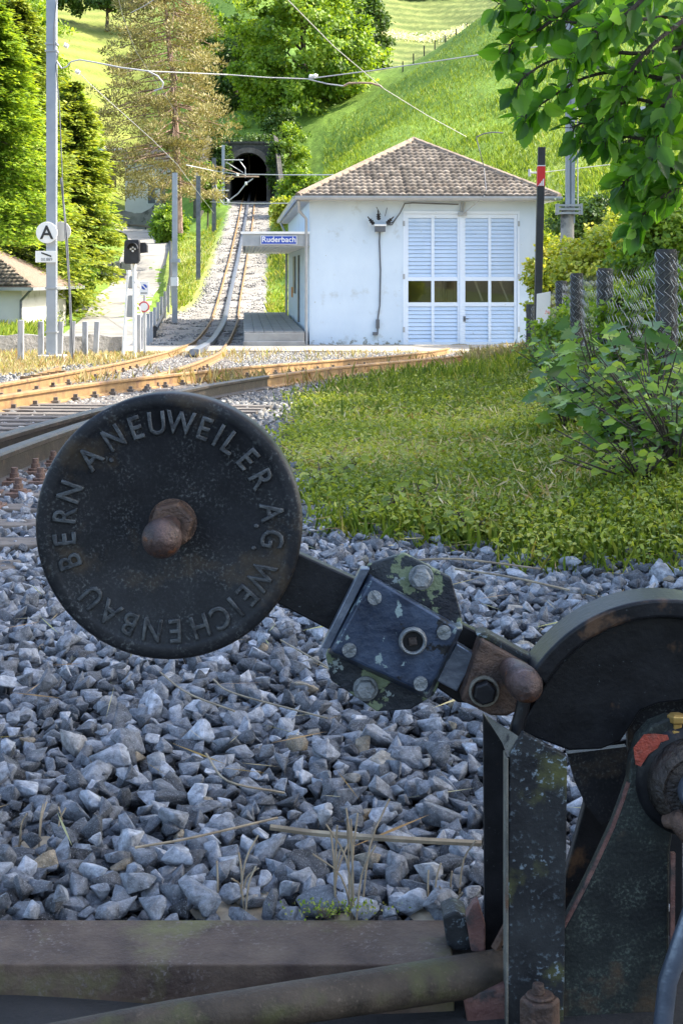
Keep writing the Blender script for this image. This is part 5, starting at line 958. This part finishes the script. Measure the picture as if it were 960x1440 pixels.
# fence
M['post'] = mat('fence_post', (.035, .033, .03), (.08, .075, .07), .9, 20, bump=1, bscale=40, stretch=(1, 1, .3))
M['mesh'] = mat('galv_wire', (.30, .31, .30), (.40, .41, .40), .5, 10, metal=.4)
fp_ = [(940, 350, 8.8, 15), (852, 377, 12, 11), (812, 384, 16, 9), (790, 395, 19.5, 8), (746, 428, 27, 6)]
fn = thing('wire_fence', 'rusty grey chain link fence on dark posts running along the right side', 'fence', (2, 14, 0))
fp2 = []
for px, py, Y, hw in fp_:
    q = P(px, py, Y); zg = Hs(q.x, Y); r = hw*Y/F; mb = MB((2, 14, 0)); mb.lathe((q.x, Y+r+.01, zg-.3), (0, 0, 1), [(0, r*1.05), (q.z-zg+.28, r), (q.z-zg+.3, r*.9)], 12); mb.build('post', M['post'], fn, smooth=True); fp2.append((q.x, Y, zg, q.z))
fp2 = [(1.62, 6.4, Hs(1.62, 6.4), 1.0)]+fp2
def linkmesh():
    V = []; Fc = []; pitch = .15; rz_ = .048; n0 = 0
    for (x0, y0, g0, t0), (x1, y1, g1, t1_) in zip(fp2[:-1], fp2[1:]):
        L_ = math.hypot(x1-x0, y1-y0); n = int(L_/pitch); H_ = 1.12; rows = int(H_/rz_*1.); ux, uy = (x1-x0)/L_, (y1-y0)/L_
        for i in range(n):
            k = np.arange(rows+1); s = (i+.5+np.where(k % 2 == 0, -.52, .52)+npr.normal(0, .08, rows+1))*pitch; f = (i+.5)/n; sag = .05*math.sin(f*math.pi*3+y0); top = t0+(t1_-t0)*f-.015-.02*math.sin(f*math.pi)
            z = top-k*rz_+npr.normal(0, .012)+npr.normal(0, .004, rows+1); bulge = .03*math.sin(f*9+y0)*np.sin(k/rows*3.1)+np.where(k % 2 == 0, .0022, -.0022)
            c = np.stack([x0+ux*s+uy*bulge, y0+uy*s-ux*bulge, z], 1); r = .0026
            ring = np.array([(ux*r, uy*r, 0), (-ux*r*.5+uy*r*.87, -uy*r*.5-ux*r*.87, 0), (-ux*r*.5-uy*r*.87, -uy*r*.5+ux*r*.87, 0)])
            V.append((c[:, None]+ring[None]).reshape(-1, 3)); a = (np.arange(rows)*3)[:, None]+n0
            for q in range(3): Fc.append(np.concatenate([a+q, a+(q+1) % 3, a+3+(q+1) % 3, a+3+q], 1))
            n0 += (rows+1)*3
    o = npmesh('chain_link', np.concatenate(V)-np.array([2, 14, 0]), np.concatenate(Fc), M['mesh'], fn)
linkmesh()
for (x_, y_, g_, t_), (_, _, _, hw) in list(zip(fp2[1:], fp_))[:4]:     # wire wrapped round each post
    r = hw*y_/F+.006; mb = MB((2, 14, 0))
    for k in range(11):
        a = k/11*2*math.pi; zz = t_-.01-rnd.random()*.02; pts = []; j = 0
        while zz > max(g_, t_-1.1): aa = a+(.3 if j % 2 else -.3)+rnd.uniform(-.06, .06); pts.append((x_+math.cos(aa)*r, y_+r+.004+math.sin(aa)*r, zz)); zz -= .032+rnd.uniform(0, .008); j += 1
        mb.tube(pts, .0022, 3)
    tag(mb.build('post_wrap', M['mesh'], fn), kind='stuff')
# ---------------- ground plants in front of the fence
fence_x = lambda Y: np.interp(Y, [p[1] for p in fp2], [p[0] for p in fp2])
def area_pts(n, y0, y1, f, p=1.5):
    """random points, denser near the camera; keeps those where f(x,y) holds"""
    y = (y0**(1-p)+npr.random(n)*(y1**(1-p)-y0**(1-p)))**(1/(1-p)); x = (npr.random(n)*.62-.13)*y-.0; m = f(x, y); return x[m], y[m]
gmask = lambda x, y: (x > edge_x(y)+np.abs(npr.normal(0, .16, len(x)))-.08+.35*(vnoise(x, y, 2.3, 55)-.45)) & (npr.random(len(x)) < .45+1.2*(vnoise(x, y, 1.9, 56))) & (x < fence_x(y)+.5)
x, y = area_pts(290000, 3.9, 30, gmask, 1.7); n = len(x); z = H(x, y)+npr.random(n)**1.5*.085*(1+.5*vnoise(x, y, .8, 9))
pz = vnoise(x, y, 1.1, 21)
leaf_mesh('x', np.c_[x, y, z], .0155*npr.uniform(.5, 1.7, n)*(y/5)**.5, rdir(n, .25)*np.array([1, 1, .6]), np.array([0, 0, 1.])+npr.normal(0, .45, (n, 3)), M['rosette'], 'leaf', .7, None, np.clip(npr.normal(.45, .25, n)+(pz-.5)*.9, 0, 1)).name = 'ground_cover'
tag(bpy.data.objects['ground_cover'], kind='stuff', label='small leafy green ground cover between ballast and fence')
x, y = area_pts(85000, 3.9, 36, gmask, 1.6); k = npr.random(len(x)) < .45+.9*ss((vnoise(x, y, 1.2, 77)-.5)/.3)+ss((y-11)/6); x, y = x[k], y[k]; n = len(x); tall = .05+.07*vnoise(x, y, .7, 31)+.10*ss((y-13)/8)
o = leaf_mesh('grass', np.c_[x, y, H(x, y)-.01], tall*npr.uniform(.5, 1.4, n), rdir(n)*.45+np.array([0, 0, 1.]), rdir(n)*np.array([1, 1, .1]), M['grass'], 'blade', .05, None, np.clip(npr.normal(.42, .25, n)+.25*ss((y-20)/8), 0, 1)); tag(o, 'long green grass blades on the verge', kind='stuff')
# sunlit straw grass: end of the verge, left side, between the tracks
def fld(name, label, n, y0, y1, f, h, m, w=.05, lo=.5, p=1.2, xr=None, tone=(.5, .25)):
    y = (y0**(1-p)+npr.random(n)*(y1**(1-p)-y0**(1-p)))**(1/(1-p)) if p != 1 else npr.uniform(y0, y1, n); x = npr.uniform(*(xr or (-.26, .26)), n)*y; k = f(x, y); x, y = x[k], y[k]; n = len(x)
    o = leaf_mesh(name, np.c_[x, y, H(x, y)-.03], h(x, y)*npr.uniform(lo, 1.4, n), rdir(n)*.5+np.array([0, 0, 1.]), rdir(n)*np.array([1, 1, .1]), m, 'blade', w, None, np.clip(npr.normal(tone[0], tone[1], n), 0, 1)); return tag(o, label, kind='stuff')
fld('dry_grass', 'dry reddish straw grass along the left stub fence and mast', 26000, 22, 40, lambda x, y: (x < -3.9+npr.normal(0, .25, len(x))) & (vnoise(x, y, .9, 40) > .25), lambda x, y: .06+.11*vnoise(x, y, .5, 41), M['straw'], tone=(.55, .3))
fld('dry_grass', 'dry weeds between the rails in front of the crossing', 14000, 17, 40.5, lambda x, y: (x > -4) & (x < edge_x(y)+.2) & (vnoise(x, y, .6, 42)+vnoise(x, y, 1.7, 43)*.6 > .98), lambda x, y: .10+.10*vnoise(x, y, .5, 44), M['straw'])
fld('dry_grass', 'tall straw coloured grass in the sun in front of the shed doors', 26000, 27, 45.5, lambda x, y: (x > edge_x(y)-.2) & (x > .4+.03*y) & (x < y*.3) & ((y < 40.5) | (vnoise(x, y, .9, 46) > .72)), lambda x, y: .14+.20*vnoise(x, y, .5, 45), M['straw'], tone=(.66, .25))
fld('meadow_grass', 'sunny meadow grass covering the slope behind the shed', 110000, 50, 150, lambda x, y: (x/y*F+480 > 455) & (x-TX(y) > 3) , lambda x, y: .16+.24*vnoise(x, y, .25, 47), M['grass'], w=.18, p=1.3, xr=(-.06, .25), tone=(.42, .16))
fld('verge_grass', 'short yellow green grass beside driveway and track', 40000, 44, 125, lambda x, y: ((x/y*F+480 > 243) & (x-TX(y) < -1.9-1.4*ss((80-y)/20)) & (x/y*F+480 < 340)) | ((x-TX(y) > 1.9) & (x < -1.2-.04*(y-47)) & (y > 50)), lambda x, y: .18+.25*vnoise(x, y, .4, 48), M['grass'], w=.14, p=1.3, xr=(-.12, 0.), tone=(.6, .25))
fld('garden_grass', 'bright garden lawn grass at the far left', 26000, 44, 120, lambda x, y: (x/y*F+480 < 60+75*ss((y-50)/40)) , lambda x, y: .25+.25*vnoise(x, y, .4, 49), M['grass'], w=.14, p=1.3, xr=(-.24, -.12), tone=(.55, .2))
# maple seedlings and broad leaves along the fence foot
def sapling(label, x, y, h, n, ls, shape, m, w=.9, spread=.3, name='sapling', group=None):
    n = int(n*1.9) if h > .2 else n
    zb = Hs(x, y); t = thing(name, label, 'plant', (x, y, zb), group=group); mb = MB(); pos = []; dr = []
    for i in range(max(3, n//7)):
        a = npr.uniform(0, 2*np.pi); l = h*npr.uniform(.5, 1.05); e = Vector((math.cos(a)*spread*npr.uniform(.3, 1), math.sin(a)*spread*npr.uniform(.3, 1), l)); mid_ = Vector((e.x*.35, e.y*.35, l*.55)); mb.tube([(0, 0, 0), mid_, e], [.006, .004, .002], 5)
        for j in range(7):
            f = .35+.65*(j+npr.random())/7; q = Vector((0, 0, 0)).lerp(mid_, min(1, f*2)) if f < .5 else mid_.lerp(e, f*2-1); b = npr.uniform(0, 2*np.pi); d = Vector((math.cos(b), math.sin(b), npr.uniform(-.1, .5))); k = q+d*ls*.5; mb.tube([q, k], .0015, 3); pos.append(k[:]); dr.append((d.x, d.y, -.25))
    pos = np.array(pos); n = len(pos); up = np.array([-.1, -.55, .8])+npr.normal(0, .3, (n, 3))
    leaf_mesh('foliage', pos, ls*npr.uniform(.65, 1.2, n), np.array(dr), up, m, shape, w, t); mb.build('stem', M['bark'], t)
for k, (px, py, Y, h, n, ls, lab) in enumerate([(850, 640, 7.3, .56, 56, .105, 'maple sapling with broad lobed leaves in front of the middle fence post'), (800, 620, 8.2, .42, 34, .095, 'maple sapling at the left end of the broad leaved clump'), (905, 640, 7.0, .5, 50, .10, 'maple sapling below the nearest dark fence post'), (790, 560, 11, .6, 45, .10, 'thin maple shoot reaching toward the white board'), (880, 700, 6.4, .34, 50, .085, 'low maple sapling spreading over the ground cover')]):
    q = P(px, py, Y); sapling(lab, q.x, Y, h, n, ls, 'maple', M['lf_maple'], 1.0, .28)
for k, (px, Y, h, n, ls, lab) in enumerate([(920, 6.2, .45, 110, .055, 'leafy bramble clump below the nearest fence post'), (950, 5.5, .40, 110, .055, 'bramble clump at the right edge beside the ballast'), (870, 6.9, .35, 90, .05, 'bramble clump under the maple saplings'), (940, 7.4, .55, 110, .055, 'tall bramble climbing the wire mesh'), (900, 5.4, .22, 60, .05, 'low broad leaved weed near the ballast edge'), (820, 9.3, .45, 90, .05, 'bramble clump left of the middle fence posts'), (790, 12, .5, 90, .055, 'bramble clump at the far end of the fence'), (765, 16, .5, 80, .06, 'weed clump in front of the white board')]):
    q = P(px, 600, Y); sapling(lab, q.x, Y, h, n, ls, 'leaf', M['lf_maple' if k % 2 else 'lf_bush'], .8, .34, 'bramble')
for k, (px, py, Y, lab) in enumerate([(480, 640, 6.8, 'broad leaved weed at the left tip of the green verge'), (540, 720, 5.4, 'light green weed rosette at the ballast edge'), (455, 690, 6.2, 'weed rosette among stones left of the verge'), (660, 745, 5.0, 'grassy weed at the front of the verge'), (600, 700, 5.6, 'leafy weed in the front of the verge')]):
    q = P(px, py, Y); sapling(lab, q.x, Y, .13, 40, .05, 'leaf', M['rosette'], .8, .13, 'weed')
# dry stalks and twigs
M['twig'] = mat('twig', (.20, .16, .11), (.36, .30, .21), .8, 30)
def stalk(label, pts, r=.0022, name='dry_twig'): return tag(MB().tube(cr3(pts), r, 5).build(name, M['twig']), label, 'twig')
def cr3(pts, n=5):
    p = [Vector(q) for q in pts]; p = [p[0]*2-p[1]]+p+[p[-1]*2-p[-2]]; o = []
    for i in range(1, len(p)-2):
        a, b, c, d = p[i-1:i+3]
        for k in range(n): t = k/n; o.append(.5*((2*b)+(c-a)*t+(2*a-5*b+4*c-d)*t*t+(3*b-a-3*c+d)*t**3))
    return o+[p[-2]]
def gp(px, py, up=.03): Y = CZ*F/(py-381); Y = (CZ-up)*F/(py-381); return Vector(((px-480)*Y/F, Y, up))
stalk('long pale twig lying on the ballast right of the weed stalks', [gp(380, 1163, .05), gp(450, 1172, .045), gp(560, 1180, .05), gp(676, 1186, .04)], .0045)
stalk('thin straw stem lying below the counterweight', [gp(395, 900, .05), gp(480, 950, .05), gp(520, 985, .04)], .002)
stalk('thin twig lying on the ballast just under the round disc', [gp(225, 945, .05), gp(265, 975, .05), gp(330, 1000, .04)], .002)
stalk('curved straw on the stones left of the upright post', [gp(290, 1060, .05), gp(320, 1098, .06), gp(400, 1115, .04)], .0018)
stalk('fine straw at the centre left of the ballast', [gp(190, 1192, .05), gp(270, 1178, .05), gp(390, 1150, .04)], .0018)
stalk('thin brown stem lying near the lock box', [gp(300, 955, .05), gp(330, 975, .05), gp(460, 1010, .05)], .0018)
stalk('straw in front of the verge across the stones', [gp(640, 800, .04), gp(720, 812, .05), gp(800, 830, .03)], .003)
stalk('bent straw lying at the right behind the quadrant', [gp(560, 790, .04), gp(640, 786, .05), gp(760, 800, .03)], .003)
def stalks(label, px, py, n, h, spread):
    mb = MB(); c = gp(px, py, .0)
    for i in range(n):
        x, y = c.x+npr.normal(0, spread), c.y+npr.normal(0, spread); lean_ = npr.normal(0, .18, 2)*h; hh = h*npr.uniform(.5, 1.1); mb.tube(cr3([(x, y, -.01), (x+lean_[0]*.3, y+lean_[1]*.3, hh*.6), (x+lean_[0], y+lean_[1], hh)], 3), .0013, 4)
    mb.lathe((c.x, c.y, -.012), (0, 0, 1), [(0, spread*2.2), (.006, spread*1.5)], 8)
    tag(mb.build('dry_stalks', M['twig']), label, 'dry plant')
stalks('tuft of pale dry stalks standing at the centre front of the ballast', 484, 1285, 12, .13, .012); stalks('dry stalks just behind the sleeper near the middle', 620, 1275, 6, .07, .02); stalks('few dry stalks at the left front of the ballast', 330, 1262, 6, .08, .03); stalks('small dry tuft standing on stones at the left', 60, 1180, 6, .06, .02)
x, y = npr.uniform(-.9, .9, 220), npr.uniform(2.3, 5.5, 220); n = len(x); o = leaf_mesh('straw_litter', np.c_[x, y, H(x, y)+.035+npr.random(n)*.02], npr.uniform(.04, .16, n), rdir(n)*np.array([1, 1, .15]), rdir(n, 1), M['straw'], 'quad', .025, None); tag(o, 'fine dry straw litter caught between the ballast stones', kind='stuff')
c = gp(475, 1292, 0); n = 260; o = leaf_mesh('moss_patch', np.c_[c.x+npr.normal(0, .035, n), c.y+npr.normal(0, .008, n), .005+npr.random(n)*.018], np.full(n, .005), rdir(n, .6), rdir(n), M['grass'], 'quad', .6, None); tag(o, 'small patch of yellow green moss behind the sleeper', kind='stuff')
# ---------------- overhanging branch at the upper right (part of a near tree whose crown is above)
nt_ = thing('hazel_tree', 'near broadleaf tree with dark green leaves hanging into the upper right corner', 'tree', (3.4, 3.4, 0)); no = np.array([3.4, 3.4, 0.])
mb = MB(no); mb.tube([(3.4, 3.4, -.2), (3.3, 3.5, 1.5), (3.2, 3.6, 3.2), (3.4, 3.6, 5.5)], [.17, .14, .11, .04], 10)
Yb = 4.3; pos = []; dd = []; br_ = []
def branch(pts, r0, per=26, gap=1., ls=.0):
    w_ = [P(a, b, Yb+dy) for a, b, dy in pts]; path = cr3(w_, 6); mb.tube(path, [r0*(1-.8*i/(len(path)-1)) for i in range(len(path))], 6); L_ = len(path)
    for k in range(per):
        f = .08+.92*(k+npr.random())/per; i = min(L_-2, int(f*(L_-1))); q = path[i].lerp(path[i+1], f*(L_-1)-i); al = (path[i+1]-path[i]).normalized(); s = 1 if k % 2 else -1
        side = Vector((npr.normal(0, .5), npr.normal(0, .8), s*.9+npr.normal(-.35, .35))); d = (al*.8+side).normalized(); st = q+d*.022; mb.tube([q, st], .0013, 3); pos.append(st[:]); dd.append((d.x, d.y*.6, d.z-.30))
main_br = [[(1100, -10, .2), (960, 20, .1), (860, 30, 0), (790, 30, 0), (740, 10, 0)], [(1100, 20, .2), (980, 60, .1), (900, 75, 0), (830, 70, 0), (775, 85, -.05), (735, 110, -.1), (722, 135, -.1)],
 [(1100, 60, .1), (960, 110, 0), (880, 100, .05), (820, 110, 0), (770, 140, 0), (735, 165, 0), (722, 88, 0)][:6], [(1090, 120, 0), (960, 150, 0), (890, 140, .05), (840, 165, 0), (800, 180, 0)], [(1080, 160, .1), (960, 200, 0), (900, 195, 0), (860, 190, .05), (820, 195, 0)],
 [(1080, 240, .1), (970, 235, 0), (925, 240, 0), (890, 245, 0), (872, 262, 0)], [(1080, 300, 0), (975, 262, 0), (940, 270, 0), (905, 300, 0), (893, 320, 0)], [(900, -60, 0), (850, -20, 0), (800, 10, 0), (760, 40, 0), (720, 60, 0), (715, 80, 0)], [(880, -50, .1), (800, -10, .1), (740, 5, .05), (700, 5, 0)], [(1000, 0, .1), (920, 60, -.1), (880, 110, -.1), (860, 160, -.1), (850, 200, -.1)], [(1010, 60, 0), (950, 120, -.1), (930, 170, -.1), (918, 215, -.1), (905, 235, -.1)], [(1000, 20, .1), (960, 60, .1), (945, 120, .12), (950, 180, .1)], [(980, -40, .2), (900, -5, .2), (850, 40, .2), (820, 80, .2)], [(1050, 90, .15), (940, 90, .2), (870, 120, .2), (820, 150, .15)], [(1050, 180, .15), (940, 150, .2), (900, 180, .2), (870, 215, .15)], [(950, -50, -.1), (880, 20, -.15), (830, 50, -.15), (800, 100, -.1)]]
for b_ in main_br: branch(b_, .008, 76)
for a_ in ((3.3, 3.5, 2.0), (3.2, 3.6, 2.6)): mb.tube([a_, (2.3, 3.9, 2.0+.2*(a_[2]-2)), P(1100, 30, Yb)], [.05, .03, .012], 6)
pos = np.array(pos); dd = np.array(dd); n = len(pos)
leaf_mesh('overhanging_leaves', pos-no, .057*npr.uniform(.45, 1.3, n), dd+npr.normal(0, .15, (n, 3)), np.array([.1, -.5, .6])+npr.normal(0, .75, (n, 3)), M['lf_branch'], 'oval', .72, nt_, np.clip(npr.normal(.4, .25, n), 0, 1))
cc, pos, out, tn = crown_pts((4.4, 3.3, 5.2), (1.9, 2.2, 1.7), 90, 80, .6, shell=.1); n = len(pos)
leaf_mesh('crown', pos-no, .15*npr.uniform(.7, 1.3, n), out*.3+rdir(n)+np.array([0, 0, -.3]), np.array([0, 0, 1.])+rdir(n)*.7, M['lf_branch'], 'leaf', .9, nt_, tn); limbs(mb, (3.4, 3.4, 0), (4.2, 3.5, 6), cc, .12, 30); mb.build('trunk', M['bark'], nt_, smooth=True)
# more trees of the same row stand outside the frame beyond the fence and shade the foreground
def shade_tree(label, c, rad, ncl, per, trunk=.25):
    t = broad_tree('hedge_tree', label, c, rad, Hs(c[0], c[1]), ncl, per, .9, .30, M['lf_branch'], trunk, group='trees along the fence outside the view', shape='quad', shell=.05, w=.95)
shade_tree('tall hedgerow tree beyond the right edge beside the fence', (11.0, 8.2, 10.4), (3.3, 5.6, 2.9), 260, 90)
shade_tree('tall hedgerow tree farther along beyond the right edge', (12.2, 19.0, 9.6), (3.1, 5.6, 2.7), 240, 90)
shade_tree('tall hedgerow tree behind the viewer at the right', (11.0, -1.5, 10.4), (3.4, 4.5, 2.9), 220, 90)
shade_tree('slim hedgerow tree right of the far verge', (12.0, 28.5, 8.6), (1.7, 4.5, 2.2), 120, 90)

# field fence and flower strip on the far slope
ff = thing('field_fence', 'thin dark posts of a field fence along the crest below the terraces', 'fence', (8, 150, 20))
for k in range(8):
    q = P(566+k*15, 72-k*8.2, 158+k*2); x, y = q.x, q.y; z = Hs(x, y); mb = MB((8, 150, 20)); mb.box(x-.06, x+.06, y-.06, y+.06, z-.3, z+1.1); mb.build('post', M['post'], ff)
M['petal'] = leafmat('petal', [(.5, .55, .45), (.7, .72, .68), (.8, .8, .78)])
x = npr.uniform(2, 24, 2600); y = np.full(2600, 206.)+npr.normal(0, 1.2, 2600); n = 2600; tag(leaf_mesh('flower_strip', np.c_[x, y, H(x, y)+npr.random(n)*.5], np.full(n, .28), rdir(n), rdir(n, 1), M['petal'], 'quad', .8), 'strip of white blossom at the top edge of the terraces', kind='stuff')

n = 7000; x, y = area_pts(n*6, 3.9, 20, gmask, 1.6); n = len(x); k = vnoise(x, y, 1.6, 91)+.3*vnoise(x, y, 6, 92) > .78; x, y = x[k], y[k]; n = len(x)
tag(leaf_mesh('dry_undergrowth', np.c_[x, y, H(x, y)+.03+npr.random(n)*.07], .05*npr.uniform(.5, 1.4, n)*(y/5)**.3, rdir(n, .4)*np.array([1, 1, .7]), rdir(n, 1), M['straw'], 'quad', .12, None, np.clip(npr.normal(.6, .3, n), 0, 1)), 'yellowed stems and dry bits between the green verge plants', kind='stuff')
